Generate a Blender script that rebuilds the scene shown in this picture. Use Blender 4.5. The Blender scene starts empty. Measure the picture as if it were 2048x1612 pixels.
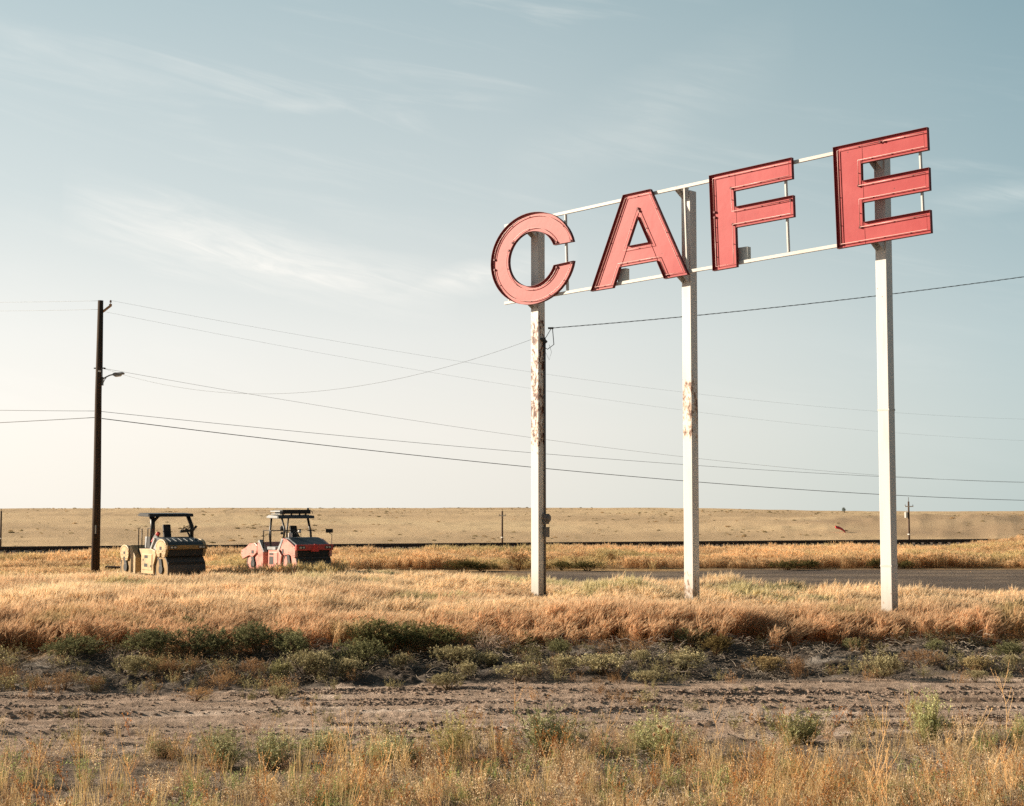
import bpy, bmesh, math, random
import numpy as np
from mathutils import Vector, Matrix
from mathutils.geometry import tessellate_polygon

sc = bpy.context.scene
C = sc.collection
PI = math.pi

# ------------------------------------------------------------------ camera, sky, sun, exposure
EYE = 3.0
F_PX, CX, CY = 3000.0, 1024.0, 806.0
PITCH = math.atan(206 / 3000.0)
CP, SP = math.cos(PITCH), math.sin(PITCH)
cd = bpy.data.cameras.new('camera')
cd.lens = F_PX * 36 / 2048
cd.sensor_width = 36
cd.clip_start = 0.2
cd.clip_end = 9000
cam = bpy.data.objects.new('camera', cd)
cam.location = (0, 0, EYE)
cam.rotation_euler = (PI / 2 + PITCH, 0, 0)
C.objects.link(cam)
sc.camera = cam

SUN_EL, SUN_AZ = math.radians(19.0), math.radians(-80.6)     # azimuth from +Y, clockwise
sun_dir = Vector((math.sin(SUN_AZ) * math.cos(SUN_EL), math.cos(SUN_AZ) * math.cos(SUN_EL), math.sin(SUN_EL)))
sl = bpy.data.lights.new('sun', 'SUN')
EXPOSURE = 1.0
sl.energy = 5.0
sl.angle = math.radians(0.5)
sl.color = (1.0, 0.87, 0.70)
so = bpy.data.objects.new('sun', sl)
so.rotation_euler = sun_dir.to_track_quat('Z', 'Y').to_euler()
so.location = sun_dir * 100
C.objects.link(so)

w = bpy.data.worlds.new('World')
sc.world = w
w.use_nodes = True
N, LK = w.node_tree.nodes, w.node_tree.links
N.clear()


def wn(t, **k):
    n = N.new(t)
    for a, b in k.items():
        setattr(n, a, b)
    return n


def wmath(op, a, b=None, c=None, clamp=False):
    n = wn('ShaderNodeMath', operation=op, use_clamp=clamp)
    for i, v in enumerate((a, b, c)):
        if v is None:
            continue
        if isinstance(v, (int, float)):
            n.inputs[i].default_value = v
        else:
            LK.new(v, n.inputs[i])
    return n.outputs[0]


def wramp(x, lo, hi, a=0.0, b=1.0):
    n = wn('ShaderNodeMapRange', interpolation_type='SMOOTHSTEP')
    LK.new(x, n.inputs[0])
    for i, v in zip((1, 2, 3, 4), (lo, hi, a, b)):
        n.inputs[i].default_value = v
    return n.outputs[0]


def wmix(f, a, b, blend='MIX'):
    n = wn('ShaderNodeMix', data_type='RGBA', blend_type=blend)
    for i, v in ((0, f), (6, a), (7, b)):
        if isinstance(v, (int, float)):
            n.inputs[i].default_value = v
        elif isinstance(v, tuple):
            n.inputs[i].default_value = (*v, 1)
        else:
            LK.new(v, n.inputs[i])
    return n.outputs[2]


sky = wn('ShaderNodeTexSky', sky_type='NISHITA')
sky.sun_disc = False
sky.sun_elevation = SUN_EL
sky.sun_rotation = SUN_AZ % (2 * PI)
sky.altitude = 900
sky.air_density = 1.0
sky.dust_density = 2.0
sky.ozone_density = 1.0
tc = wn('ShaderNodeTexCoord')
sep = wn('ShaderNodeSeparateXYZ')
LK.new(tc.outputs['Generated'], sep.inputs[0])
az = wmath('ARCTAN2', sep.outputs[0], sep.outputs[1])
el = wmath('ARCSINE', sep.outputs[2])
# thin cloud veil: pale towards the horizon, brighter towards the sun on the left, bluer and darker away from it


def wcolramp(x, stops, ease='EASE'):
    n = wn('ShaderNodeValToRGB')
    cr = n.color_ramp
    cr.interpolation = ease
    while len(cr.elements) < len(stops):
        cr.elements.new(0.5)
    for e_, (p, c) in zip(cr.elements, stops):
        e_.position = p
        e_.color = (*c, 1)
    LK.new(x, n.inputs[0])
    return n.outputs[0]


veil = wcolramp(wmath('MAXIMUM', el, 0.0), ((0.0, (0.815, 0.80, 0.735)), (0.05, (0.84, 0.825, 0.77)), (0.11, (0.765, 0.785, 0.755)), (0.20, (0.56, 0.64, 0.645)),
                          (0.33, (0.40, 0.513, 0.545)), (0.60, (0.20, 0.305, 0.35)), (1.0, (0.11, 0.18, 0.225))), 'LINEAR')
azn = wmath('DIVIDE', wmath('ADD', az, PI), 2 * PI)


def azp(a):
    return (a + PI) / (2 * PI)


around = wcolramp(azn, ((0.0, (0.20, 0.225, 0.235)), (azp(-2.3), (0.30, 0.31, 0.315)), (azp(-1.4), (0.95, 0.90, 0.87)), (azp(-0.33), (0.84, 0.81, 0.795)), (azp(0.0), (0.725, 0.715, 0.71)),
                        (azp(0.17), (0.60, 0.63, 0.635)), (azp(0.33), (0.455, 0.535, 0.565)), (azp(1.1), (0.21, 0.24, 0.255)), (1.0, (0.20, 0.225, 0.235))), 'LINEAR')
veil = wmix(1.0, wmix(1.0, veil, around, 'MULTIPLY'), (1.515, 1.515, 1.515), 'MULTIPLY')
skyc = wmix(1.0, sky.outputs[0], (0.10, 0.10, 0.10), 'MULTIPLY')     # the physical sky at strength 0.1
base = wmix(0.92, skyc, veil)
# cirrus: stretched noise in direction space, with one long streak to the left and faint ones elsewhere
comb = wn('ShaderNodeCombineXYZ')
LK.new(wmath('ADD', wmath('MULTIPLY', az, 5.0), wmath('MULTIPLY', el, 6.0)), comb.inputs[0])
LK.new(wmath('ADD', wmath('MULTIPLY', el, 34.0), wmath('MULTIPLY', az, 6.0)), comb.inputs[1])
n1 = wn('ShaderNodeTexNoise')
n1.inputs['Scale'].default_value = 1.0
n1.inputs['Detail'].default_value = 8
n1.inputs['Roughness'].default_value = 0.6
n1.inputs['Distortion'].default_value = 0.7
LK.new(comb.outputs[0], n1.inputs['Vector'])
wisp = wramp(n1.outputs[0], 0.48, 0.74)
comb2 = wn('ShaderNodeCombineXYZ')
LK.new(wmath('MULTIPLY', az, 3.0), comb2.inputs[0])
LK.new(wmath('MULTIPLY', el, 7.0), comb2.inputs[1])
comb2.inputs[2].default_value = 3.7
n2 = wn('ShaderNodeTexNoise')
n2.inputs['Scale'].default_value = 1.6
n2.inputs['Detail'].default_value = 5
LK.new(comb2.outputs[0], n2.inputs['Vector'])
patch = wramp(n2.outputs[0], 0.38, 0.66)


def streak(a0, e0, slope, wid, half, curve=0.0):
    da = wmath('SUBTRACT', az, a0)
    ln = wmath('ADD', wmath('MULTIPLY', da, slope), wmath('MULTIPLY', wmath('MULTIPLY', da, da), curve))
    wob = wmath('MULTIPLY', wmath('SUBTRACT', n1.outputs[0], 0.5), wid * 1.6)
    de = wmath('ADD', wmath('SUBTRACT', wmath('SUBTRACT', el, e0), ln), wob)
    g = wmath('SUBTRACT', 1.0, wmath('ABSOLUTE', wmath('DIVIDE', de, wid)), clamp=True)
    h = wmath('SUBTRACT', 1.0, wmath('ABSOLUTE', wmath('DIVIDE', da, half)), clamp=True)
    return wmath('MULTIPLY', wmath('SMOOTH_MIN', g, 1.0, 0.1), wmath('POWER', h, 0.6))


comb3 = wn('ShaderNodeCombineXYZ')
LK.new(wmath('MULTIPLY', az, 16.0), comb3.inputs[0])
LK.new(wmath('ADD', wmath('MULTIPLY', el, 90.0), wmath('MULTIPLY', az, 22.0)), comb3.inputs[1])
n3 = wn('ShaderNodeTexNoise')
n3.inputs['Scale'].default_value = 1.0
n3.inputs['Detail'].default_value = 7
n3.inputs['Roughness'].default_value = 0.62
n3.inputs['Distortion'].default_value = 1.2
LK.new(comb3.outputs[0], n3.inputs['Vector'])
fib = wramp(n3.outputs[0], 0.28, 0.72)
s1 = streak(-0.165, 0.162, -0.20, 0.026, 0.130, 0.2)
s2 = streak(-0.03, 0.150, 0.22, 0.014, 0.075)
s3 = streak(-0.14, 0.262, 0.0, 0.006, 0.028)
s4 = streak(0.33, 0.196, 0.05, 0.012, 0.06)
s5 = streak(0.09, 0.255, 0.42, 0.035, 0.10)
streaks = wmath('MAXIMUM', wmath('MAXIMUM', s1, wmath('MULTIPLY', s2, 0.8)),
                wmath('MAXIMUM', wmath('MULTIPLY', s3, 0.32), wmath('MAXIMUM', wmath('MULTIPLY', s4, 0.6), wmath('MULTIPLY', s5, 0.22))))
wn_ = wmath('MULTIPLY', wmath('MULTIPLY', wisp, patch), 0.30)
cl = wmath('ADD', wn_, wmath('MULTIPLY', streaks, wmath('ADD', wmath('MULTIPLY', fib, 0.62), 0.26)), clamp=True)
lowfade = wramp(el, 0.0, 0.10, 0.25, 1.0)
cloudc = wmix(1.0, (1.42, 1.40, 1.32), wmix(0.35, around, (0.66, 0.66, 0.66)), 'MULTIPLY')
final = wmix(wmath('MULTIPLY', cl, lowfade), base, cloudc)
kx = 10 / 2 ** EXPOSURE
final10 = wmix(1.0, final, (kx, kx, kx), 'MULTIPLY')
bg = wn('ShaderNodeBackground')
bg.inputs['Strength'].default_value = 0.1
LK.new(final10, bg.inputs['Color'])
LK.new(bg.outputs[0], wn('ShaderNodeOutputWorld').inputs[0])

vs = sc.view_settings
vs.view_transform = 'Standard'
vs.look = 'None'
vs.exposure = EXPOSURE
vs.gamma = 1.0
vs.use_curve_mapping = False
sc.cycles.max_bounces = 6
sc.cycles.diffuse_bounces = 3
sc.cycles.transmission_bounces = 4
sc.cycles.use_denoising = False

# ------------------------------------------------------------------ helpers
rng = np.random.default_rng(7)
random.seed(7)


def ray(px, py):
    x = (px - CX) / F_PX
    u = (CY - py) / F_PX
    return x, CP - u * SP, SP + u * CP


def at(px, py, Y):
    """the point at distance Y ahead that is seen at this pixel of the photograph"""
    x, y, z = ray(px, py)
    k = Y / y
    return Vector((x * k, Y, EYE + z * k))


def vnoise(x, y, seed=0):
    x = np.asarray(x, float)
    y = np.asarray(y, float)
    ix, iy = np.floor(x), np.floor(y)
    fx, fy = x - ix, y - iy
    fx = fx * fx * (3 - 2 * fx)
    fy = fy * fy * (3 - 2 * fy)

    def h(a, b):
        v = np.sin(a * 127.1 + b * 311.7 + seed * 74.7) * 43758.5453
        return v - np.floor(v)
    return ((h(ix, iy) * (1 - fx) + h(ix + 1, iy) * fx) * (1 - fy) + (h(ix, iy + 1) * (1 - fx) + h(ix + 1, iy + 1) * fx) * fy) * 2 - 1


def fbm(x, y, seed=0, o=4):
    v = 0
    a = 0.5
    for i in range(o):
        v = v + a * vnoise(x * 2 ** i, y * 2 ** i, seed + i * 13)
        a *= 0.5
    return v


def sst(x, a, b):
    t = np.clip((np.asarray(x, float) - a) / (b - a), 0, 1)
    return t * t * (3 - 2 * t)


def dprime(x, y):
    return y - 0.15 * x + 0.55 * vnoise(x / 4.0, y / 9.0, 3) + 0.25 * vnoise(x / 1.1, y / 2.0, 5)


def rail_y(x):
    return 88.5 + 0.32 * x


RUTS = (21.9, 22.7, 23.25, 24.2, 24.75, 25.6, 26.3, 27.0, 27.6)


def terrain(x, y):
    x = np.asarray(x, float)
    y = np.asarray(y, float)
    d = dprime(x, y)
    z = -0.35 + 0.35 * sst(d, 28.8, 31.8)
    road = sst(d, 21.2, 22.2) * (1 - sst(d, 27.6, 28.6))
    near = 1 - sst(y, 34, 40)
    wv = y - 0.03 * x + 0.12 * vnoise(x / 3, y / 3, 31)
    z = z + road * (0.05 * vnoise(x / 7.0, wv / 0.34, 41) + 0.028 * vnoise(x / 2.0, wv / 0.16, 42)
                    - 0.06 * np.exp(-((wv - 26.5) / 0.28) ** 2) - 0.07 * np.exp(-((wv - 24.3) / 0.25) ** 2)
                    - 0.06 * np.exp(-((wv - 22.3) / 0.22) ** 2))
    for k, w0 in enumerate(RUTS):
        t = (wv + 0.10 * vnoise(x / 1.7, k * 7.3, 33) - w0) / 0.17
        shape = np.where(t > 0, np.exp(-t * t * 0.5), np.exp(-t * t * 9.0))
        z = z + road * 0.062 * shape * np.clip(0.6 + 0.7 * vnoise(x / 3.6, k * 5.1, 35) + 0.22 * vnoise(x / 0.4, wv / 0.4, 36), 0, 1.1)
    verge = 1 - sst(d, 20.8, 22.0)
    z = z + verge * (0.08 * fbm(x / 1.2, y / 1.2, 51, 3) + 0.03)
    bank = sst(d, 28.3, 29.3) * (1 - sst(d, 31.8, 33))
    z = z + bank * (0.26 * fbm(x / 1.1, y / 0.8, 61, 4))
    clod = np.maximum(vnoise(x / 0.21, y / 0.13, 71), 0) ** 2 * 0.075 + np.maximum(vnoise(x / 0.10, y / 0.09, 72), 0) ** 1.5 * 0.045
    z = z + clod * near * (0.55 + 0.45 * vnoise(x / 2.5, y / 0.8, 73)) * (0.75 + bank)
    z = z + 0.07 * fbm(x / 4, y / 4, 81, 2) * sst(y, 33, 37) * (1 - sst(y, 52, 56))
    # rough strip before the railway
    z = z + 0.30 * sst(y - 0.06 * x, 70.5, 73) * (1 - sst(y - rail_y(x), -6, -3)) * (0.55 + 0.6 * fbm(x / 5, y / 3, 91, 3))
    z = z + 0.42 * sst(x, 24, 33) * sst(y, 74, 80) * (1 - sst(y - rail_y(x), -5, -2))
    # hollow behind the railway, then the long prairie rise with its crest
    yr = y - rail_y(x)
    zc = 1.95 - 1.95 * sst(x, 60, 210) - 0.4 * sst(-x, 120, 400)
    z = z - 5.2 * sst(yr, 4, 60) + (5.2 + zc) * sst(yr, 80, 640) ** 0.85
    z = z + (0.55 * fbm(x / 60, y / 60, 101, 4) + 0.25 * fbm(x / 14, y / 20, 105, 3)) * sst(yr, 40, 160)
    ridge = np.exp(-((x - 128) / 52) ** 2 - ((y - 390) / 85) ** 2)
    z = z + ridge * (2.6 + 1.5 * (1 - np.abs(fbm((x + 0.5 * y) / 22, (y - 0.4 * x) / 60, 111, 4)) * 2.6))
    z = z - 9.0 * sst(yr, 680, 1400) - 30 * sst(yr, 1400, 4000)
    return z


def tz(x, y):
    return float(terrain(np.array([x]), np.array([y]))[0])


def onground(px, py):
    Y = 3000 * EYE / max(py - 1012, 5)
    for _ in range(14):
        x, y, z = ray(px, py)
        X = x / y * Y
        Yn = (EYE - tz(X, Y)) / (-z / y)
        Y = Y * 0.5 + Yn * 0.5
    return Vector((x / y * Y, Y, tz(x / y * Y, Y)))


def mesh_obj(name, me, mat=None, parent=None, link=True):
    o = bpy.data.objects.new(name, me)
    if mat is not None and not me.materials:
        for m in (mat if isinstance(mat, (list, tuple)) else [mat]):
            me.materials.append(m)
    if link:
        C.objects.link(o)
    if parent is not None:
        o.parent = parent
    return o


def tag(o, label=None, cat=None, group=None, kind=None):
    for k, v in (('label', label), ('category', cat), ('group', group), ('kind', kind)):
        if v:
            o[k] = v
    return o


def thing(name, label, cat, loc=(0, 0, 0), rotz=0.0, group=None):
    o = bpy.data.objects.new(name, None)
    C.objects.link(o)
    o.location = loc
    o.rotation_euler = (0, 0, rotz)
    o.empty_display_size = 0.2
    return tag(o, label, cat, group)


class MB:
    """collects polygons (with a colour per vertex) and builds one mesh"""

    def __init__(s):
        s.v, s.f, s.c = [], [], []

    def add(s, vs_, fs, col=(1, 1, 1)):
        b = len(s.v)
        s.v.extend([tuple(p) for p in vs_])
        if isinstance(col, list):
            s.c.extend(col)
        else:
            s.c.extend([col] * len(vs_))
        s.f.extend([tuple(i + b for i in q) for q in fs])

    def box(s, c, d, m=None):
        x, y, z = c
        a, b, e = d[0] / 2, d[1] / 2, d[2] / 2
        vs_ = [Vector((x + i * a, y + j * b, z + k * e)) for k in (-1, 1) for i, j in ((-1, -1), (1, -1), (1, 1), (-1, 1))]
        if m is not None:
            cc = Vector(c)
            vs_ = [cc + m @ (p - cc) for p in vs_]
        s.add(vs_, [(3, 2, 1, 0), (4, 5, 6, 7), (0, 1, 5, 4), (1, 2, 6, 5), (2, 3, 7, 6), (3, 0, 4, 7)])

    def beam(s, p, q, wx, wz):
        p, q = Vector(p), Vector(q)
        d = (q - p).normalized()
        up = Vector((0, 0, 1)) if abs(d.z) < 0.95 else Vector((0, 1, 0))
        a = d.cross(up).normalized() * wx / 2
        b = a.cross(d).normalized() * wz / 2
        vs_ = [e + i * a + j * b for e in (p, q) for i, j in ((-1, -1), (1, -1), (1, 1), (-1, 1))]
        s.add(vs_, [(3, 2, 1, 0), (4, 5, 6, 7), (0, 1, 5, 4), (1, 2, 6, 5), (2, 3, 7, 6), (3, 0, 4, 7)])

    def tube(s, pts, r, n=6, r2=None, col=(1, 1, 1), col2=None, cap=True):
        pts = [Vector(p) for p in pts]
        k = len(pts)
        b = len(s.v)
        prev = None
        for i, p in enumerate(pts):
            d = (pts[min(i + 1, k - 1)] - pts[max(i - 1, 0)])
            if d.length < 1e-9:
                d = Vector((0, 0, 1))
            d.normalize()
            if prev is None:
                a = d.orthogonal().normalized()
            else:
                a = (prev - d * prev.dot(d))
                a = a.normalized() if a.length > 1e-6 else d.orthogonal().normalized()
            prev = a
            e = d.cross(a)
            t = i / max(k - 1, 1)
            rr = r if r2 is None else r + (r2 - r) * t
            cc = col if col2 is None else tuple(col[j] + (col2[j] - col[j]) * t for j in range(3))
            for j in range(n):
                th = 2 * PI * j / n
                s.v.append(tuple(p + (a * math.cos(th) + e * math.sin(th)) * rr))
                s.c.append(cc)
        for i in range(k - 1):
            for j in range(n):
                s.f.append((b + i * n + j, b + i * n + (j + 1) % n, b + (i + 1) * n + (j + 1) % n, b + (i + 1) * n + j))
        if cap and n > 3:
            s.f.append(tuple(b + j for j in range(n))[::-1])
            s.f.append(tuple(b + (k - 1) * n + j for j in range(n)))

    def prism(s, prof, y0, y1):
        """profile of (x, z) points pushed along y"""
        k = len(prof)
        vs_ = [(x, y0, z) for x, z in prof] + [(x, y1, z) for x, z in prof]
        tris = tessellate_polygon([[Vector((x, z, 0)) for x, z in prof]])
        fs = [(i, (i + 1) % k, (i + 1) % k + k, i + k) for i in range(k)]
        fs += [tuple(t) for t in tris] + [tuple(i + k for i in t)[::-1] for t in tris]
        s.add(vs_, fs)

    def disc_y(s, c, r, y0, y1, n=28, r_in=0.0):
        x, z = c
        vs_, fs = [], []
        for i in range(n):
            t = 2 * PI * i / n
            vs_ += [(x + r * math.cos(t), y0, z + r * math.sin(t)), (x + r * math.cos(t), y1, z + r * math.sin(t))]
        for i in range(n):
            a, b = 2 * i, 2 * ((i + 1) % n)
            fs.append((a, b, b + 1, a + 1))
        fs.append(tuple(range(0, 2 * n, 2)))
        fs.append(tuple(range(1, 2 * n, 2))[::-1])
        s.add(vs_, fs)

    def ball(s, c, r, nu=8, nv=5, sx=1, sy=1, sz=1, col=(1, 1, 1), jit=0.0):
        vs_, fs = [], []
        for i in range(nv + 1):
            ph = PI * i / nv
            for j in range(nu):
                th = 2 * PI * j / nu
                q = r * (1 + random.uniform(-jit, jit))
                vs_.append((c[0] + q * sx * math.sin(ph) * math.cos(th), c[1] + q * sy * math.sin(ph) * math.sin(th), c[2] + q * sz * math.cos(ph)))
        for i in range(nv):
            for j in range(nu):
                fs.append((i * nu + j, (i + 1) * nu + j, (i + 1) * nu + (j + 1) % nu, i * nu + (j + 1) % nu))
        s.add(vs_, fs, col)

    def mesh(s, name, smooth=False, color=False):
        me = bpy.data.meshes.new(name)
        me.from_pydata(s.v, [], s.f)
        if color:
            a = me.color_attributes.new('Col', 'FLOAT_COLOR', 'POINT')
            arr = np.ones((len(s.v), 4), np.float32)
            arr[:, :3] = np.array(s.c, np.float32)
            a.data.foreach_set('color', arr.ravel())
        if smooth:
            me.polygons.foreach_set('use_smooth', [True] * len(me.polygons))
        me.validate()
        me.update()
        return me

    def build(s, name, mat, parent=None, bevel=0.0, smooth=False, color=False, solid=0.0, fixn=True):
        me = s.mesh(name, smooth, color)
        if fixn:
            bm = bmesh.new()
            bm.from_mesh(me)
            bmesh.ops.recalc_face_normals(bm, faces=bm.faces)
            bm.to_mesh(me)
            bm.free()
        o = mesh_obj(name, me, mat, parent)
        if solid:
            md = o.modifiers.new('thickness', 'SOLIDIFY')
            md.thickness = solid
            md.offset = 0
        if bevel:
            md = o.modifiers.new('edge', 'BEVEL')
            md.width = bevel
            md.segments = 2
            md.limit_method = 'ANGLE'
            md.angle_limit = math.radians(35)
        return o


# ------------------------------------------------------------------ materials
def nodes(name):
    m = bpy.data.materials.new(name)
    m.use_nodes = True
    nt = m.node_tree
    nt.nodes.clear()
    out = nt.nodes.new('ShaderNodeOutputMaterial')
    return m, nt, out


def L_(nt, a, b):
    nt.links.new(a, b)


def noise(nt, vec, scale, detail=4, rough=0.55, dist=0.0):
    n = nt.nodes.new('ShaderNodeTexNoise')
    n.inputs['Scale'].default_value = scale
    n.inputs['Detail'].default_value = detail
    n.inputs['Roughness'].default_value = rough
    n.inputs['Distortion'].default_value = dist
    if vec is not None:
        nt.links.new(vec, n.inputs['Vector'])
    return n.outputs[0]


def mrange(nt, x, a, b, c=0.0, d=1.0, smooth=True):
    n = nt.nodes.new('ShaderNodeMapRange')
    if smooth:
        n.interpolation_type = 'SMOOTHSTEP'
    nt.links.new(x, n.inputs[0])
    for i, v in zip((1, 2, 3, 4), (a, b, c, d)):
        n.inputs[i].default_value = v
    return n.outputs[0]


def mth(nt, op, a, b=0.0, clamp=False):
    n = nt.nodes.new('ShaderNodeMath')
    n.operation = op
    n.use_clamp = clamp
    for i, v in enumerate((a, b)):
        if isinstance(v, (int, float)):
            n.inputs[i].default_value = v
        else:
            nt.links.new(v, n.inputs[i])
    return n.outputs[0]


def mix(nt, f, a, b, blend='MIX'):
    n = nt.nodes.new('ShaderNodeMix')
    n.data_type = 'RGBA'
    n.blend_type = blend
    for i, v in ((0, f), (6, a), (7, b)):
        if isinstance(v, (int, float)):
            n.inputs[i].default_value = v
        elif isinstance(v, tuple):
            n.inputs[i].default_value = (*v, 1)
        else:
            nt.links.new(v, n.inputs[i])
    return n.outputs[2]


def mapping(nt, scale=(1, 1, 1), src='Object'):
    t = nt.nodes.new('ShaderNodeTexCoord')
    m = nt.nodes.new('ShaderNodeMapping')
    m.inputs['Scale'].default_value = scale
    nt.links.new(t.outputs[src], m.inputs['Vector'])
    return m.outputs[0]


def bump(nt, h, strength, dist):
    b = nt.nodes.new('ShaderNodeBump')
    b.inputs['Strength'].default_value = strength
    b.inputs['Distance'].default_value = dist
    nt.links.new(h, b.inputs['Height'])
    return b.outputs[0]


def principled(nt, out, col, rough=0.6, metal=0.0, nrm=None, spec=0.4, coat=0.0):
    p = nt.nodes.new('ShaderNodeBsdfPrincipled')
    if isinstance(col, tuple):
        p.inputs['Base Color'].default_value = (*col, 1)
    else:
        nt.links.new(col, p.inputs['Base Color'])
    if isinstance(rough, (int, float)):
        p.inputs['Roughness'].default_value = rough
    else:
        nt.links.new(rough, p.inputs['Roughness'])
    p.inputs['Metallic'].default_value = metal
    p.inputs['Specular IOR Level'].default_value = spec
    p.inputs['Coat Weight'].default_value = coat
    if nrm is not None:
        nt.links.new(nrm, p.inputs['Normal'])
    nt.links.new(p.outputs[0], out.inputs[0])
    return p


def paint(name, col, dirt=(0.16, 0.11, 0.07), amount=0.35, rough=0.45, scale=3.0, rust=None, metal=0.0):
    m, nt, out = nodes(name)
    v = mapping(nt)
    n = noise(nt, v, scale, 6, 0.62)
    f = mth(nt, 'MULTIPLY', mrange(nt, n, 0.42, 0.75), amount)
    c = mix(nt, f, col, dirt)
    fine = noise(nt, v, scale * 14, 3)
    c = mix(nt, mrange(nt, fine, 0.3, 0.7, 0.0, 0.18), c, tuple(x * 0.7 for x in col))
    if rust:
        r = noise(nt, v, scale * 4, 6, 0.7)
        c = mix(nt, mrange(nt, r, 0.66, 0.70), c, rust)
    principled(nt, out, c, rough, metal)
    return m


def post_paint(name, zones):
    """white painted steel; zones = (z from, z to, density) where the paint has peeled to rust"""
    m, nt, out = nodes(name)
    v = mapping(nt)
    s = nt.nodes.new('ShaderNodeSeparateXYZ')
    L_(nt, v, s.inputs[0])
    z = s.outputs[2]
    grime = noise(nt, mapping(nt, (6, 6, 0.7)), 1.0, 5, 0.6)
    c = mix(nt, mrange(nt, grime, 0.45, 0.8, 0.0, 0.45), (0.66, 0.625, 0.585), (0.46, 0.41, 0.36))
    vv = mapping(nt, (1, 1, 0.42))
    r = noise(nt, vv, 7.0, 7, 0.72, 0.3)
    r2 = noise(nt, vv, 26.0, 4, 0.6)
    rr = mth(nt, 'ADD', mth(nt, 'MULTIPLY', r, 0.72), mth(nt, 'MULTIPLY', r2, 0.28))
    for a, b, dens, core in zones:
        up = mrange(nt, z, a - 0.5, a + 0.5)
        dn = mrange(nt, z, b - 0.5, b + 0.5, 1.0, 0.0)
        zone = mth(nt, 'MULTIPLY', up, dn)
        lvl = mth(nt, 'ADD', rr, mth(nt, 'MULTIPLY', zone, dens))
        c = mix(nt, mrange(nt, lvl, 0.70, 0.76), c, (0.47, 0.32, 0.22))
        c = mix(nt, mrange(nt, lvl, 0.775 - core, 0.80 - core), c, (0.10, 0.03, 0.013))
    vor = nt.nodes.new('ShaderNodeTexVoronoi')
    vor.inputs['Scale'].default_value = 2.6
    L_(nt, v, vor.inputs['Vector'])
    c = mix(nt, mrange(nt, vor.outputs['Distance'], 0.03, 0.055, 0.8, 0.0), c, (0.14, 0.09, 0.06))
    base_ = mrange(nt, mth(nt, 'ADD', z, mth(nt, 'MULTIPLY', r, 0.8)), 0.7, 1.9, 0.55, 0.0)
    c = mix(nt, base_, c, (0.33, 0.27, 0.20))
    principled(nt, out, c, 0.5, 0)
    return m


def veg(name, inst=True, trans=0.35, bright=1.0):
    m, nt, out = nodes(name)
    a = nt.nodes.new('ShaderNodeAttribute')
    a.attribute_name = 'Col'
    c = a.outputs['Color']
    if inst:
        t = nt.nodes.new('ShaderNodeAttribute')
        t.attribute_type = 'INSTANCER'
        t.attribute_name = 'tint'
        c = mix(nt, 1.0, c, t.outputs['Color'], 'MULTIPLY')
    else:
        oi = nt.nodes.new('ShaderNodeObjectInfo')
        k = mrange(nt, oi.outputs['Random'], 0, 1, 0.82 * bright, 1.18 * bright, False)
        cb = nt.nodes.new('ShaderNodeCombineXYZ')
        for i in range(3):
            L_(nt, k, cb.inputs[i])
        c = mix(nt, 1.0, c, cb.outputs[0], 'MULTIPLY')
        c = mix(nt, 1.0, c, oi.outputs['Color'], 'MULTIPLY')
    d = nt.nodes.new('ShaderNodeBsdfDiffuse')
    tr = nt.nodes.new('ShaderNodeBsdfTranslucent')
    ms = nt.nodes.new('ShaderNodeMixShader')
    ms.inputs[0].default_value = trans
    L_(nt, c, d.inputs[0])
    L_(nt, c, tr.inputs[0])
    L_(nt, d.outputs[0], ms.inputs[1])
    L_(nt, tr.outputs[0], ms.inputs[2])
    L_(nt, ms.outputs[0], out.inputs[0])
    return m


M = {}
M['veg_i'] = veg('plant_scattered', True, 0.45)
M['veg'] = veg('plant_leaf', False, 0.22)
M['twig'] = veg('plant_twig', False, 0.0)
M['red_face'] = None

m, nt, out = nodes('sign_red_face')
v = mapping(nt)
n = noise(nt, v, 0.9, 5, 0.6)
fine = noise(nt, v, 18, 4, 0.6)
fade = mrange(nt, n, 0.35, 0.68)
c = mix(nt, fade, (0.36, 0.032, 0.034), (0.42, 0.056, 0.055))
c = mix(nt, mrange(nt, fine, 0.62, 0.78, 0, 0.35), c, (0.28, 0.028, 0.028))
dirt = noise(nt, mapping(nt, (5, 5, 1.1)), 1.4, 6, 0.65)
c = mix(nt, mrange(nt, dirt, 0.60, 0.80, 0, 0.30), c, (0.26, 0.05, 0.04))
sepx = nt.nodes.new('ShaderNodeSeparateXYZ')
L_(nt, v, sepx.inputs[0])
sheen = mrange(nt, sepx.outputs[0], -5.0, -9.5, 0.0, 0.38)       # gloss painted in: the colour pales on the letters at the far end
c = mix(nt, sheen, c, (0.54, 0.20, 0.17))
dent = noise(nt, v, 2.2, 3, 0.5)
holes = noise(nt, v, 3.1, 2, 0.4)
vor = nt.nodes.new('ShaderNodeTexVoronoi')
vor.inputs['Scale'].default_value = 3.2
L_(nt, v, vor.inputs['Vector'])
spot = mrange(nt, vor.outputs['Distance'], 0.035, 0.06, 1.0, 0.0)
c = mix(nt, mth(nt, 'MULTIPLY', spot, mrange(nt, holes, 0.42, 0.5)), c, (0.09, 0.012, 0.012))
principled(nt, out, c, 0.5, 0, bump(nt, dent, 0.10, 0.05), 0.28)
M['red_face'] = m
M['red_wall'] = paint('sign_red_edge', (0.16, 0.010, 0.011), (0.09, 0.016, 0.012), 0.5, 0.55, 4.0)  # deeper red than the faces, with the channel shade put into it
M['white_steel'] = paint('white_steel', (0.60, 0.57, 0.53), (0.38, 0.33, 0.28), 0.45, 0.5, 2.0, (0.25, 0.11, 0.05))
M['box_steel'] = paint('weathered_box', (0.55, 0.55, 0.52), (0.3, 0.26, 0.22), 0.4, 0.5, 6)
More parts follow.
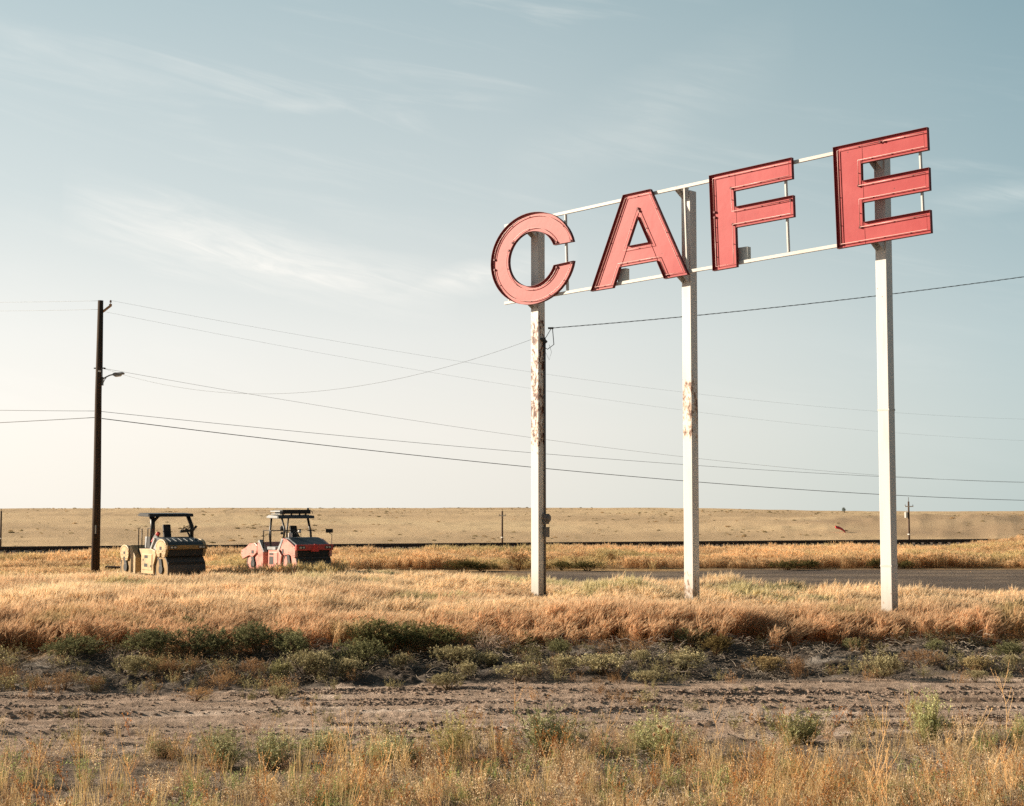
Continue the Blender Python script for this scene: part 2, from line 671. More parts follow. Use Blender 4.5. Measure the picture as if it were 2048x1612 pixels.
M['dark_iron'] = paint('dark_iron', (0.035, 0.032, 0.03), (0.09, 0.07, 0.05), 0.4, 0.5, 6)
M['meter_grey'] = paint('meter_grey', (0.16, 0.145, 0.14), (0.08, 0.07, 0.06), 0.4, 0.45, 5)
M['cable'] = paint('cable_black', (0.02, 0.02, 0.02), (0.04, 0.04, 0.04), 0.3, 0.5, 5)
M['cable_bare'] = paint('cable_grey', (0.36, 0.36, 0.35), (0.1, 0.1, 0.1), 0.3, 0.4, 5, None, 0.3)
m, nt, out = nodes('neon_glass')
principled(nt, out, (0.55, 0.30, 0.27), 0.35, 0, None, 0.5)
M['neon'] = m
m, nt, out = nodes('pole_wood')
v = mapping(nt, (1, 1, 0.05))
n = noise(nt, v, 22, 6, 0.65)
n2_ = noise(nt, mapping(nt), 0.8, 4)
c = mix(nt, mrange(nt, n, 0.3, 0.7), (0.035, 0.022, 0.014), (0.085, 0.055, 0.036))
c = mix(nt, mrange(nt, n2_, 0.4, 0.8, 0, 0.5), c, (0.06, 0.045, 0.035))
principled(nt, out, c, 0.85, 0, bump(nt, n, 0.4, 0.01), 0.2)
M['pole_wood'] = m
M['far_wood'] = paint('far_pole_wood', (0.085, 0.05, 0.032), (0.05, 0.03, 0.02), 0.4, 0.8, 3)
M['bracket_wood'] = paint('bracket_wood', (0.42, 0.24, 0.12), (0.2, 0.12, 0.06), 0.4, 0.7, 5)
M['porcelain'] = paint('porcelain', (0.10, 0.05, 0.035), (0.06, 0.03, 0.02), 0.2, 0.25, 5)
M['lamp_grey'] = paint('lamp_grey', (0.22, 0.21, 0.20), (0.12, 0.11, 0.10), 0.4, 0.5, 6)
M['lens'] = paint('lamp_lens', (0.55, 0.53, 0.48), (0.3, 0.28, 0.25), 0.4, 0.3, 6)
M['yellow'] = paint('machine_yellow', (0.58, 0.41, 0.22), (0.20, 0.145, 0.085), 0.75, 0.45, 3.5, (0.16, 0.07, 0.03))
M['yellow_shade'] = paint('machine_yellow_shade', (0.30, 0.18, 0.06), (0.16, 0.11, 0.06), 0.5, 0.5, 3)  # darker copy of the yellow, with the bumper's shade put into it
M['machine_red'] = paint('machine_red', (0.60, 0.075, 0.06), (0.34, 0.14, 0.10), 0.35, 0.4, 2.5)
M['red_lit'] = paint('machine_red_lit', (0.70, 0.31, 0.25), (0.38, 0.12, 0.09), 0.6, 0.35, 3.0)  # sunlit copy of the machine red, side light put into the colour
M['machine_grey'] = paint('machine_grey', (0.36, 0.37, 0.37), (0.2, 0.18, 0.16), 0.4, 0.5, 4)
M['slate'] = paint('machine_slate', (0.055, 0.065, 0.072), (0.09, 0.08, 0.07), 0.45, 0.5, 3)
M['black'] = paint('machine_black', (0.014, 0.013, 0.012), (0.04, 0.032, 0.025), 0.4, 0.55, 4)
M['roof_black'] = paint('canopy_black', (0.018, 0.017, 0.016), (0.04, 0.035, 0.03), 0.4, 0.45, 3)
M['drum'] = paint('drum_steel', (0.085, 0.078, 0.072), (0.14, 0.10, 0.07), 0.6, 0.55, 3, (0.12, 0.06, 0.035), 0.2)
M['white_plastic'] = paint('white_plastic', (0.82, 0.80, 0.76), (0.5, 0.45, 0.4), 0.2, 0.4, 5)
M['signal_red'] = paint('signal_red', (0.72, 0.06, 0.045), (0.4, 0.05, 0.04), 0.2, 0.5, 5)
M['tarp_red'] = paint('tarp_red', (0.78, 0.03, 0.03), (0.4, 0.03, 0.03), 0.2, 0.6, 1)
M['rail_steel'] = paint('rail_steel', (0.05, 0.032, 0.024), (0.08, 0.05, 0.03), 0.5, 0.5, 2, None, 0.3)
M['tie_wood'] = paint('tie_wood', (0.05, 0.035, 0.025), (0.08, 0.06, 0.04), 0.5, 0.9, 4)
m, nt, out = nodes('ballast')
v = mapping(nt)
n = noise(nt, v, 9, 4, 0.7)
principled(nt, out, mix(nt, mrange(nt, n, 0.35, 0.7), (0.05, 0.042, 0.036), (0.17, 0.14, 0.115)), 0.95, 0, bump(nt, n, 0.9, 0.08), 0.1)
M['ballast'] = m
m, nt, out = nodes('clod_soil')
v = mapping(nt)
n = noise(nt, v, 20, 4, 0.7)
principled(nt, out, mix(nt, mrange(nt, n, 0.35, 0.7), (0.22, 0.17, 0.13), (0.36, 0.29, 0.23)), 0.95, 0, bump(nt, n, 0.6, 0.02), 0.1)
M['soil'] = m
m, nt, out = nodes('crumb_soil')
v = mapping(nt)
n = noise(nt, v, 3, 4, 0.7)
principled(nt, out, mix(nt, mrange(nt, n, 0.35, 0.7), (0.20, 0.14, 0.105), (0.38, 0.285, 0.22)), 0.95, 0, None, 0.1)
M['crumb'] = m
m, nt, out = nodes('ground_soil')
a = nt.nodes.new('ShaderNodeAttribute')
a.attribute_name = 'Col'
geo = nt.nodes.new('ShaderNodeNewGeometry')
n = noise(nt, geo.outputs['Position'], 5.0, 8, 0.72)
nb = noise(nt, geo.outputs['Position'], 0.35, 6, 0.65)
nf = noise(nt, geo.outputs['Position'], 38.0, 4, 0.7)
c = mix(nt, mrange(nt, n, 0.3, 0.72), mix(nt, 1.0, a.outputs['Color'], (0.62, 0.60, 0.58), 'MULTIPLY'), mix(nt, 1.0, a.outputs['Color'], (1.28, 1.28, 1.28), 'MULTIPLY'))
c = mix(nt, mrange(nt, nb, 0.3, 0.7, 0.0, 0.35), c, mix(nt, 1.0, a.outputs['Color'], (0.75, 0.72, 0.70), 'MULTIPLY'))
hh = mth(nt, 'ADD', n, mth(nt, 'MULTIPLY', nf, 0.35))
principled(nt, out, c, 0.95, 0, bump(nt, hh, 0.95, 0.10), 0.1)
M['ground'] = m

# ------------------------------------------------------------------ ground: one sheet to beyond the crest
yrow = [-60, -30, -12, 0, 6, 10]
y_ = 12.5
while y_ < 33.5:
    yrow.append(y_)
    y_ += 0.046
st = 0.07
while y_ < 5200:
    yrow.append(y_)
    st = min(st * 1.045, 130)
    y_ += st
yrow = np.array(yrow)
NC = 600
u = np.linspace(-1, 1, NC + 1)
half = 5.0 + 0.46 * np.maximum(yrow, 12)
GX = u[None, :] * half[:, None]
GY = np.repeat(yrow[:, None], NC + 1, 1)
GZ = terrain(GX, GY)


def cl_(c):
    return np.array(c)[None, None, :]


d = dprime(GX, GY)
e1 = 0.5 * fbm(GX / 0.8, GY / 0.8, 201, 4)
col = np.zeros(GX.shape + (3,)) + cl_((0.27, 0.205, 0.155))


def blend(col, msk, c):
    return col * (1 - msk[..., None]) + cl_(c) * msk[..., None]


roadm = sst(d + 1.5 * e1, 20.8, 21.8)
col = blend(col, roadm, (0.47, 0.345, 0.26))
pale = sst(vnoise(GX / 4.5, (GY - 0.03 * GX) / 0.33, 41) + 0.7 * fbm(GX / 1.5, GY / 0.4, 207, 3), 0.15, 0.75)
col = blend(col, roadm * pale * 0.85, (0.70, 0.555, 0.445))
dk = sst(-vnoise(GX / 2.6, (GY - 0.03 * GX) / 0.2, 42) + 0.8 * fbm(GX / 0.9, GY / 0.25, 209, 3), 0.25, 0.6)
col = blend(col, roadm * dk * 0.6, (0.24, 0.165, 0.12))
col = blend(col, sst(d + 1.2 * e1, 28.1, 29.0), (0.135, 0.11, 0.09))
scuff = sst(fbm(GX / 0.7, GY / 0.5, 211, 4), 0.12, 0.4) * sst(d, 28.5, 29.5) * (1 - sst(d, 31, 32))
col = blend(col, scuff * 0.7, (0.34, 0.30, 0.26))
col = blend(col, sst(d + 0.8 * e1, 31.3, 32.3), (0.42, 0.27, 0.13))


def road2(x, y):
    """0..1 inside the old asphalt road behind the sign"""
    fn = 2.2 * fbm(x / 6, y / 6, 221, 3)
    return sst(y - 0.10 * x + fn, 50, 53) * (1 - sst(y - 0.06 * x + fn, 69.0, 71.0)) * sst(x + 2 * fn, -4.5, 1.5)


r2 = road2(GX, GY)
col = blend(col, r2, (0.135, 0.105, 0.085))
dust = sst(fbm(GX / 5, GY / 1.4, 231, 4), -0.05, 0.4) * r2
col = blend(col, dust * 0.6, (0.30, 0.225, 0.16))
col = blend(col, sst(GY - 0.06 * GX, 70.5, 72) * (1 - r2), (0.40, 0.27, 0.14))
yr = GY - rail_y(GX)
far = sst(yr, 3, 8)
col = blend(col, far, (0.64, 0.455, 0.265))
pt = fbm(GX / 45, GY / 30, 241, 5)
col = blend(col, far * sst(pt, 0.0, 0.35) * 0.55, (0.44, 0.305, 0.18))
col = blend(col, far * sst(-pt, 0.05, 0.4) * 0.55, (0.70, 0.53, 0.31))
speck = sst(fbm(GX / 3.5, GY / 6, 251, 4), 0.14, 0.34) * far
col = blend(col, speck * 0.32, (0.30, 0.22, 0.13))
dark = sst(np.exp(-((GX - 125) / 60) ** 2 - ((GY - 385) / 105) ** 2) + 0.30 * fbm(GX / 22, GY / 40, 261, 4), 0.28, 0.62)
col = blend(col, dark * far * 0.5, (0.26, 0.175, 0.115))
nr, ncn = GX.shape
gv = np.stack([GX, GY, GZ], -1).reshape(-1, 3).astype(np.float32)
ii = np.arange(nr * ncn).reshape(nr, ncn)
quads = np.stack([ii[:-1, :-1], ii[:-1, 1:], ii[1:, 1:], ii[1:, :-1]], -1).reshape(-1, 4)
gm = bpy.data.meshes.new('ground')
gm.vertices.add(len(gv))
gm.vertices.foreach_set('co', gv.ravel())
gm.loops.add(quads.size)
gm.loops.foreach_set('vertex_index', quads.ravel().astype(np.int32))
gm.polygons.add(len(quads))
gm.polygons.foreach_set('loop_start', np.arange(0, quads.size, 4, dtype=np.int32))
gm.polygons.foreach_set('loop_total', np.full(len(quads), 4, np.int32))
gm.polygons.foreach_set('use_smooth', np.ones(len(quads), bool))
gm.update()
ca = gm.color_attributes.new('Col', 'FLOAT_COLOR', 'POINT')
c4 = np.ones((len(gv), 4), np.float32)
c4[:, :3] = col.reshape(-1, 3)
ca.data.foreach_set('color', c4.ravel())
gm.validate()
tag(mesh_obj('ground', gm, M['ground']), 'dry ground with a rutted dirt track, straw field and distant prairie rise', None, None, 'structure')

# railway: ballast bank (setting) with two rails and the row of ties
RX = np.linspace(-75, 95, 171)


def rail_pt(x, off, z):
    k = math.hypot(1, 0.32)
    return (x - 0.32 / k * off, rail_y(x) + off / k, z)


mb = MB()
prof = [(-3.6, -0.25), (-1.9, 0.52), (-1.7, 0.60), (1.7, 0.60), (1.9, 0.52), (3.8, -0.9)]
vs_, fs = [], []
for i, x in enumerate(RX):
    for j, (o_, z_) in enumerate(prof):
        jit = 0.05 * float(vnoise(x * 1.3, j * 3.1, 5)) if 0 < j < 5 else 0
        vs_.append(rail_pt(x, o_, z_ + jit))
for i in range(len(RX) - 1):
    for j in range(len(prof) - 1):
        a_ = i * len(prof) + j
        fs.append((a_, a_ + 1, a_ + 1 + len(prof), a_ + len(prof)))
mb.add(vs_, fs)
bal = mb.build('railway_embankment', M['ballast'])
tag(bal, 'dark ballast bank carrying a railway across the prairie', None, None, 'structure')
for off_ in (-0.72, 0.72):
    mb = MB()
    pr = [(-0.07, 0.66), (0.07, 0.66), (0.02, 0.70), (0.02, 0.79), (0.037, 0.80), (0.037, 0.84), (-0.037, 0.84), (-0.037, 0.80), (-0.02, 0.79), (-0.02, 0.70)]
    vs_, fs = [], []
    for x in (RX[0], RX[-1]):
        for o_, z_ in pr:
            vs_.append(rail_pt(x, off_ + o_, z_))
    k = len(pr)
    fs = [(j, (j + 1) % k, (j + 1) % k + k, j + k) for j in range(k)]
    mb.add(vs_, fs)
    mb.build('rail', M['rail_steel'], bal)
mb = MB()
x = -74.0
while x < 94:
    a_, b_ = Vector(rail_pt(x, -1.3, 0.62)), Vector(rail_pt(x, 1.3, 0.62))
    mb.beam(a_, b_, 0.23, 0.13)
    x += 0.62
tag(mb.build('tie', M['tie_wood'], bal), None, None, None, 'stuff')

# ------------------------------------------------------------------ CAFE sign
HEAD = math.radians(-43)
P3 = Vector((9.1775, 36.70, 0.0))
P3.z = tz(P3.x, P3.y)
sign = thing('cafe_sign', 'tall roadside sign of four red channel letters reading CAFE on three white posts', 'sign', (9.1775, 36.70, 0), HEAD)
PS = (0.0, -5.909, -11.4895)
PTOP = (11.60, 11.62, 11.33)
zones = ([(0.3, 1.0, 0.14, -0.02), (5.3, 5.5, 0.10, 0.0)],
         [(4.6, 6.6, 0.235, 0.0), (0.2, 1.25, 0.25, 0.02)],
         [(4.5, 8.9, 0.232, 0.028), (0.3, 0.6, 0.08, 0.03)])
SIDE = 0.298
for i in range(3):
    mb = MB()
    mb.box((PS[i], 0, (PTOP[i] - 0.5) / 2), (SIDE, SIDE, PTOP[i] + 0.5))
    p = mb.build('post', post_paint('white_post_paint', zones[i]), sign, 0.012)
    p['label'] = ('white square post behind the letter E', 'white square post between A and F with flaking paint near its foot',
                  'rust streaked white post behind the letter C')[i]
    if i == 0:
        for zz in (1.55, 5.35):
            mb = MB()
            mb.box((PS[i], 0, zz), (SIDE + 0.012, SIDE + 0.012, 0.05))
            mb.build('splice_band', M['white_steel'], sign)
# rails (rear of the letters) and struts between them: local x along the sign, -y towards the viewer
OFF = 0.53


def loc(s, z, o):
    return Vector((s, -o, z))


SL = 0.0345
top0 = 11.483 + SL * 10.31
bot0 = 9.147 + SL * 10.165
for z0 in (top0, bot0):
    mb = MB()
    a_, b_ = -12.35, 1.45
    mb.beam(loc(a_, z0 + SL * a_, OFF - 0.005), loc(b_, z0 + SL * b_, OFF - 0.005), 0.07, 0.088)
    mb.build('rail', M['white_steel'], sign, 0.006)
for s_ in (-9.90, -2.435, 1.327, -5.62, -12.2):
    mb = MB()
    mb.beam(loc(s_ - 0.035, top0 + SL * s_ - 0.055, OFF - 0.01), loc(s_ + 0.035, bot0 + SL * s_ + 0.055, OFF - 0.01), 0.042, 0.085)
    mb.build('strut', M['white_steel'], sign)
# bracket plates holding the rails to the posts
for i in range(3):
    for z0 in (top0, bot0):
        zc = z0 + SL * PS[i]
        if zc > PTOP[i] + 0.05:
            zc = PTOP[i] - 0.1
        mb = MB()
        for sx in (-0.10, 0.10):
            xx = PS[i] + sx
            yf, yp = -(OFF - 0.045), -SIDE / 2 - 0.002
            vs_ = [(xx - 0.008, yp, zc + 0.02), (xx - 0.008, yf, zc + 0.02), (xx - 0.008, yf, zc - 0.05), (xx - 0.008, yp, zc - 0.24),
                   (xx + 0.008, yp, zc + 0.02), (xx + 0.008, yf, zc + 0.02), (xx + 0.008, yf, zc - 0.05), (xx + 0.008, yp, zc - 0.24)]
            mb.add(vs_, [(0, 1, 2, 3), (7, 6, 5, 4), (0, 4, 5, 1), (1, 5, 6, 2), (2, 6, 7, 3), (3, 7, 4, 0)])
        mb.box((PS[i], (-(OFF - 0.045) - SIDE / 2) / 2, zc + 0.03), (0.24, OFF - 0.045 - SIDE / 2, 0.02))
        mb.build('bracket', M['white_steel'], sign)
# little transformer boxes behind the feet of A and F
for s_, z_ in ((-7.92, 9.43), (-3.86, 9.56)):
    mb = MB()
    mb.box((s_ + 0.05, -(OFF - 0.10), z_), (0.30, 0.16, 0.42))
    mb.build('transformer_box', M['box_steel'], sign, 0.01)

DEP = 0.09
WLL = DEP


def arc(cx_, cz, a, b, t0, t1, k):
    return [(cx_ + a * math.cos(t0 + (t1 - t0) * i / k), cz + b * math.sin(t0 + (t1 - t0) * i / k)) for i in range(k + 1)]


E_ = [(-0.988, 11.922), (1.563, 11.993), (1.577, 11.447), (-0.212, 11.398), (-0.206, 10.962), (1.589, 11.018), (1.598, 10.475), (-0.195, 10.424), (-0.184, 9.933), (1.600, 10.000), (1.614, 9.450), (-0.910, 9.366)]
F_ = [(-4.756, 11.780), (-2.199, 11.864), (-2.184, 11.316), (-3.976, 11.256), (-3.956, 10.831), (-2.165, 10.886), (-2.152, 10.334), (-3.931, 10.283), (-3.905, 9.243), (-4.666, 9.216)]
A_ = [(-7.690, 11.679), (-6.738, 11.709), (-5.489, 9.204), (-6.278, 9.175), (-6.535, 9.702), (-7.835, 9.664), (-8.075, 9.108), (-8.883, 9.084)]
At = [(-7.198, 11.006), (-7.551, 10.217), (-6.815, 10.240)]
oc = (-11.15, 10.287)
t1o = math.atan2((10.596 - oc[1]) / 1.366, (-9.532 - oc[0]) / 1.655)
t2o = math.atan2((10.030 - oc[1]) / 1.366, (-9.519 - oc[0]) / 1.655) + 2 * PI
t1i = math.atan2((10.566 - 10.275) / 0.816, (-10.319 - oc[0]) / 0.936)
t2i = math.atan2((10.000 - 10.275) / 0.816, (-10.320 - oc[0]) / 0.936) + 2 * PI
C_ = arc(oc[0], oc[1], 1.655, 1.366, t1o, t2o, 56) + arc(oc[0], 10.275, 0.936, 0.816, t2i, t1i, 44)


def inset(loop, dd):
    k = len(loop)
    area = sum(loop[i][0] * loop[(i + 1) % k][1] - loop[(i + 1) % k][0] * loop[i][1] for i in range(k))
    sg = 1 if area > 0 else -1
    res = []
    for i in range(k):
        p0, p1, p2 = Vector(loop[i - 1]), Vector(loop[i]), Vector(loop[(i + 1) % k])
        d1, d2 = (p1 - p0).normalized(), (p2 - p1).normalized()
        n1_, n2_ = Vector((-d1.y, d1.x)) * sg, Vector((-d2.y, d2.x)) * sg
        bis = n1_ + n2_
        q = max(1 + n1_.dot(n2_), 0.25)
        res.append(tuple(p1 + bis * (dd / q)))
    return res


LOFF = OFF + 0.05


def make_letter(ch, loops, tube_loops, label, seams=()):
    mb = MB()
    flat = [p for l in loops for p in l]
    tris = tessellate_polygon([[Vector((x, z, 0)) for x, z in l] for l in loops])
    mb.add([loc(s, z, LOFF + 0.012) for s, z in flat], [tuple(t) for t in tris])
    face = mb.build('letter', M['red_face'], sign, fixn=False)
    me = face.data
    # make the face look towards the viewer
    bm = bmesh.new()
    bm.from_mesh(me)
    for f in bm.faces:
        if f.normal.y > 0:
            f.normal_flip()
    bm.to_mesh(me)
    bm.free()
    md = face.modifiers.new('thickness', 'SOLIDIFY')
    md.thickness = 0.014
    md.offset = -1
    face['label'] = label
    mb = MB()
    for l in loops:
        k = len(l)
        rg = random.Random(ord(ch))
        vs_ = [loc(s, z, LOFF - 0.02) for s, z in l] + [loc(s, z, LOFF + DEP) for s, z in l]
        mb.add(vs_, [(i, (i + 1) % k, (i + 1) % k + k, i + k) for i in range(k)])
    mb.build('side_wall', M['red_wall'], face, solid=0.009, fixn=False)
    # neon tubing on short standoffs
    for l in tube_loops:
        mb = MB()
        pts = [loc(s, z, LOFF + 0.055) for s, z in l]
        mb.tube(pts, 0.010, 6)
        mb.build('neon_tube', M['neon'], face, smooth=True)
    mb = MB()
    for l in tube_loops:
        acc = 0.0
        for i in range(len(l) - 1):
            p, q = Vector(l[i]), Vector(l[i + 1])
            ln_ = (q - p).length
            acc += ln_
            if acc > 0.62 or ln_ > 0.8:
                acc = 0
                for t in ([0.5] if ln_ < 1.3 else [0.2, 0.5, 0.8]):
                    r_ = p.lerp(q, t)
                    mb.tube([loc(r_.x, r_.y, LOFF + 0.012), loc(r_.x, r_.y, LOFF + 0.06)], 0.010, 5)
    tag(mb.build('tube_standoff', M['red_wall'], face), None, None, None, 'stuff')
    mb = MB()
    for l in tube_loops:
        for e in (l[0], l[-1]):
            mb.tube([loc(e[0], e[1], LOFF + 0.012), loc(e[0], e[1], LOFF + 0.06)], 0.034, 7)
    tag(mb.build('electrode_cap', M['red_wall'], face), None, None, None, 'stuff')
    for (sa, za), (sb, zb) in seams:
        mb = MB()
        mb.beam(loc(sa, za, LOFF + 0.014), loc(sb, zb, LOFF + 0.014), 0.022, 0.008)
        mb.build('sheet_seam', M['red_face'], face)
    return face


def open_loop(l, gap=0):
    return l[gap:] + l[:gap + 1]


ti = 0.10
e_t = open_loop(inset(E_, ti), 0)
f_t = open_loop(inset(F_, ti), 0)
a_t = open_loop(inset(A_, ti), 0)
at_t = inset(At, -ti)
at_t = [at_t[0], at_t[1], at_t[2]]
c_out = arc(oc[0], oc[1], 1.655 - ti, 1.366 - ti, t1o + 0.05, t2o - 0.05, 48)
c_in = arc(oc[0], 10.275, 0.936 + ti, 0.816 + ti, t1i + 0.04, t2i - 0.04, 40)


def broken(l, cut):
    """leave a short gap where one length of tube ends and the next begins"""
    return [l[:cut], l[cut:]]


make_letter('C', [C_], [c_out[:24], c_out[25:], c_in[:16], c_in[17:]], 'round red letter C at the far left of the sign')
make_letter('A', [A_, At], [[*a_t[7:9], a_t[1], a_t[2], a_t[3]], a_t[3:8], [*at_t, Vector(at_t[2]).lerp(Vector(at_t[0]), 0.93)]], 'red letter A with the triangular opening', [((-7.60, 10.20), (-7.83, 9.68)), ((-6.78, 10.22), (-6.55, 9.72))])
make_letter('F', [F_], [[Vector(f_t[9]).lerp(Vector(f_t[10]), 0.62), f_t[10], f_t[1], f_t[2], f_t[3]], [f_t[3], f_t[4], f_t[5]], f_t[5:8], f_t[7:10] + [Vector(f_t[9]).lerp(Vector(f_t[10]), 0.56)]], 'red letter F with two arms', [((-3.99, 11.78), (-3.97, 11.27)), ((-3.965, 10.82), (-3.94, 10.30))])
make_letter('E', [E_], [[e_t[11], e_t[12], Vector(e_t[0]).lerp(Vector(e_t[1]), 0.5)], [Vector(e_t[0]).lerp(Vector(e_t[1]), 0.54), *e_t[1:5]], e_t[4:9], e_t[8:12]], 'red letter E with three arms at the right end of the sign', [((-.23, 11.93), (-.215, 11.41)), ((-.21, 10.95), (-.20, 10.44)), ((-.19, 9.92), (-.175, 9.40))])

# conduit and meter boxes on the far left post
x1 = PS[2] + SIDE / 2
mb = MB()
mb.tube([(x1 + 0.035, 0.10, 0.2), (x1 + 0.035, 0.10, 8.0)], 0.03, 8)
mb.build('conduit', M['meter_grey'], sign, smooth=True)
mb = MB()
mb.box((x1 + 0.075, 0.10, 2.62), (0.08, 0.20, 0.30))
mb.tube([(x1 + 0.10, 0.10, 2.64), (x1 + 0.17, 0.10, 2.64)], 0.125, 16)
mb.tube([(x1 + 0.17, 0.10, 2.64), (x1 + 0.22, 0.10, 2.64)], 0.10, 16, 0.06)
mb.build('meter', M['meter_grey'], sign, 0.004)
mb = MB()
mb.box((x1 + 0.095, 0.10, 2.22), (0.10, 0.16, 0.28))
mb.box((x1 + 0.095, 0.10, 2.37), (0.13, 0.19, 0.02))
mb.build('switch_box', M['meter_grey'], sign, 0.006)
sm = Matrix.Translation((9.1775, 36.70, 0)) @ Matrix.Rotation(HEAD, 4, 'Z')

# ------------------------------------------------------------------ utility poles
UP = at(190.5, 1138, 60.0)
UP.z = tz(UP.x, UP.y)
up = thing('utility_pole', 'tall dark wooden utility pole with street lamp beside the yellow road roller', 'utility pole', UP)
HT = at(198, 601, 60).z - UP.z
mb = MB()
mb.tube([(0, 0, -0.5), (0.01, 0, HT * 0.33), (-0.01, 0, HT * 0.66), (0.012, 0, HT)], 0.178, 14, 0.108)
mb.build('shaft', M['pole_wood'], up, smooth=True)
mb = MB()
mb.beam((0.10, 0, HT - 0.46), (0.44, -0.02, HT - 0.20), 0.07, 0.085)
mb.beam((0.42, -0.02, HT - 0.24), (0.42, -0.02, HT - 0.14), 0.10, 0.08)
mb.build('pin_bracket', M['bracket_wood'], up, 0.006)
mb = MB()
mb.tube([(0.42, -0.02, HT - 0.14), (0.42, -0.02, HT - 0.06)], 0.014, 6)
mb.tube([(0.42, -0.02, HT - 0.08), (0.42, -0.02, HT - 0.045), (0.42, -0.02, HT - 0.02), (0.42, -0.02, HT + 0.01)], 0.05, 8, 0.03)
mb.build('insulator', M['porcelain'], up)


def zpx(py):
    return at(195, py, 60).z - UP.z


mb = MB()
mb.beam((-0.20, 0, zpx(736.5)), (0.24, -0.05, zpx(736.5)), 0.06, 0.045)
mb.tube([(0.2, -0.05, zpx(736.5)), (0.27, -0.05, zpx(737.5))], 0.035, 6)
mb.build('clevis', M['dark_iron'], up)
mb = MB()
mb.box((0.06, -0.15, zpx(743)), (0.10, 0.05, 0.06))
mb.build('splice_clamp', M['white_plastic'], up)
zl = zpx(758)
mb = MB()
mb.box((0.155, 0, zl - 0.09), (0.05, 0.10, 0.34))
mb.tube([(0.17, 0, zl), (0.27, 0, zl + 0.07), (0.44, 0, zl + 0.15), (0.62, 0, zl + 0.19)], 0.028, 7)
mb.tube([(0.17, 0, zl - 0.16), (0.24, 0, zl - 0.02), (0.30, 0, zl + 0.06)], 0.018, 6)
lamp = mb.build('lamp_arm', M['lamp_grey'], up)
mb = MB()
mb.prism([(0.52, zl + 0.155), (0.62, zl + 0.12), (0.98, zl + 0.19), (1.02, zl + 0.225), (0.98, zl + 0.27), (0.66, zl + 0.25), (0.60, zl + 0.235)], -0.11, 0.11)
mb.build('lamp_head', M['lamp_grey'], lamp, 0.015)
mb = MB()
mb.prism([(0.60, zl + 0.125), (0.66, zl + 0.085), (0.86, zl + 0.11), (0.92, zl + 0.172)], -0.085, 0.085)
mb.build('lens', M['lens'], lamp, 0.01)
mb = MB()
mb.box((0.03, -0.172, zpx(1059)), (0.05, 0.012, 0.34))
mb.build('tag_plate', M['box_steel'], up)
mb = MB()
mb.tube([(0.125, -0.04, zpx(590) - 0.5), (0.155, -0.05, zpx(760))], 0.012, 5)
mb.build('ground_wire', M['dark_iron'], up)


def far_pole(px, ytop, Y, label, arm=True, transformer=False, scale=1.0):
    t = at(px, ytop, Y)
    base = tz(t.x, t.y)
    r = thing('utility_pole', label, 'utility pole', (t.x, t.y, base))
    h = t.z - base
    mb = MB()
    mb.tube([(0, 0, -0.5), (0, 0, h)], 0.15, 8, 0.11)
    mb.build('shaft', M['far_wood'], r, smooth=True)
    if arm:
        mb = MB()
        mb.box((0.02, -0.16, h - 0.62), (1.05 * scale, 0.10, 0.12))
        mb.build('crossarm', M['white_steel'], r)
        for s_ in (-0.48, 0.48):
            mb = MB()
            mb.tube([(0.02 + s_ * scale, -0.16, h - 0.56), (0.02 + s_ * scale, -0.16, h - 0.36)], 0.045, 6, 0.02)
            mb.build('insulator', M['porcelain'], r)
    if transformer:
        mb = MB()
        mb.tube([(-0.34, -0.08, h - 2.05), (-0.34, -0.08, h - 1.35)], 0.20, 12)
        mb.tube([(-0.34, -0.08, h - 1.35), (-0.34, -0.08, h - 1.12)], 0.04, 6)
        mb.build('transformer', M['box_steel'], r, smooth=False)
        mb = MB()
        mb.tube([(0, 0, h), (0, 0, h + 0.55)], 0.03, 6)
        mb.build('top_pin', M['far_wood'], r)
    else:
        mb = MB()
        mb.tube([(0, 0, h), (0, 0, h + 0.3)], 0.03, 6)
        mb.build('top_pin', M['far_wood'], r)
    mb = MB()
    mb.tube([(0, 0, h * 0.52), (0, 0, h * 0.52 + 0.14)], 0.175, 8)
    mb.build('marker_band', M['white_plastic'], r)
    return r


far_pole(1004.5, 1022, 200, 'slim distant pole beyond the railway just left of the post behind the letter C', True, False, 0.85)
far_pole(2.5, 1022, 190, 'slim distant pole beyond the railway at the far left edge', False)
far_pole(1817, 1003, 190, 'distant pole with pale crossarm and transformer can right of the sign', True, True)

# ------------------------------------------------------------------ wires


def wire(name, p, q, sag, r, label, mat, group=None, n=44, cat='wire'):
    p, q = Vector(p), Vector(q)
    pts = []
    for i in range(n + 1):
        t = i / n
        a_ = p.lerp(q, t)
        a_.z -= sag * 4 * t * (1 - t)
        pts.append(a_)
    mb = MB()
    mb.tube(pts, r, 5)
    return tag(mb.build(name, M[mat], None, smooth=True), label, cat, group)


def upl(x, z):
    return UP + Vector((x, 0, z))


RY = 112.0
GW = 'overhead wires of the dark utility pole'
wire('power_line', upl(0.42, HT + 0.0), at(2330, 838, RY), 1.55, 0.0035, 'topmost thin wire sloping right from the utility pole top', 'cable_bare', GW)
wire('power_line', upl(0.16, HT - 0.45), at(2330, 884, RY), 1.55, 0.0033, 'second thin wire sloping right just below the pole top bracket', 'cable_bare', GW)
wire('power_line', upl(0.27, zpx(737.5)), at(2330, 966, RY), 1.45, 0.006, 'wire sloping right from just above the street lamp arm', 'cable_bare', GW)
wire('power_line', upl(0.13, zpx(823)), at(2330, 968, RY), 0.75, 0.009, 'fine wire sloping right from the middle of the utility pole', 'cable', GW)
wire('power_line', upl(0.15, zpx(837)), at(2330, 1003, RY), 0.95, 0.016, 'thickest and lowest dark wire sloping right from the utility pole', 'cable', GW)
wire('power_line', upl(-0.05, HT - 0.01), at(-420, 599, 70), 0.10, 0.005, 'topmost wire running left from the utility pole top', 'cable_bare', GW)
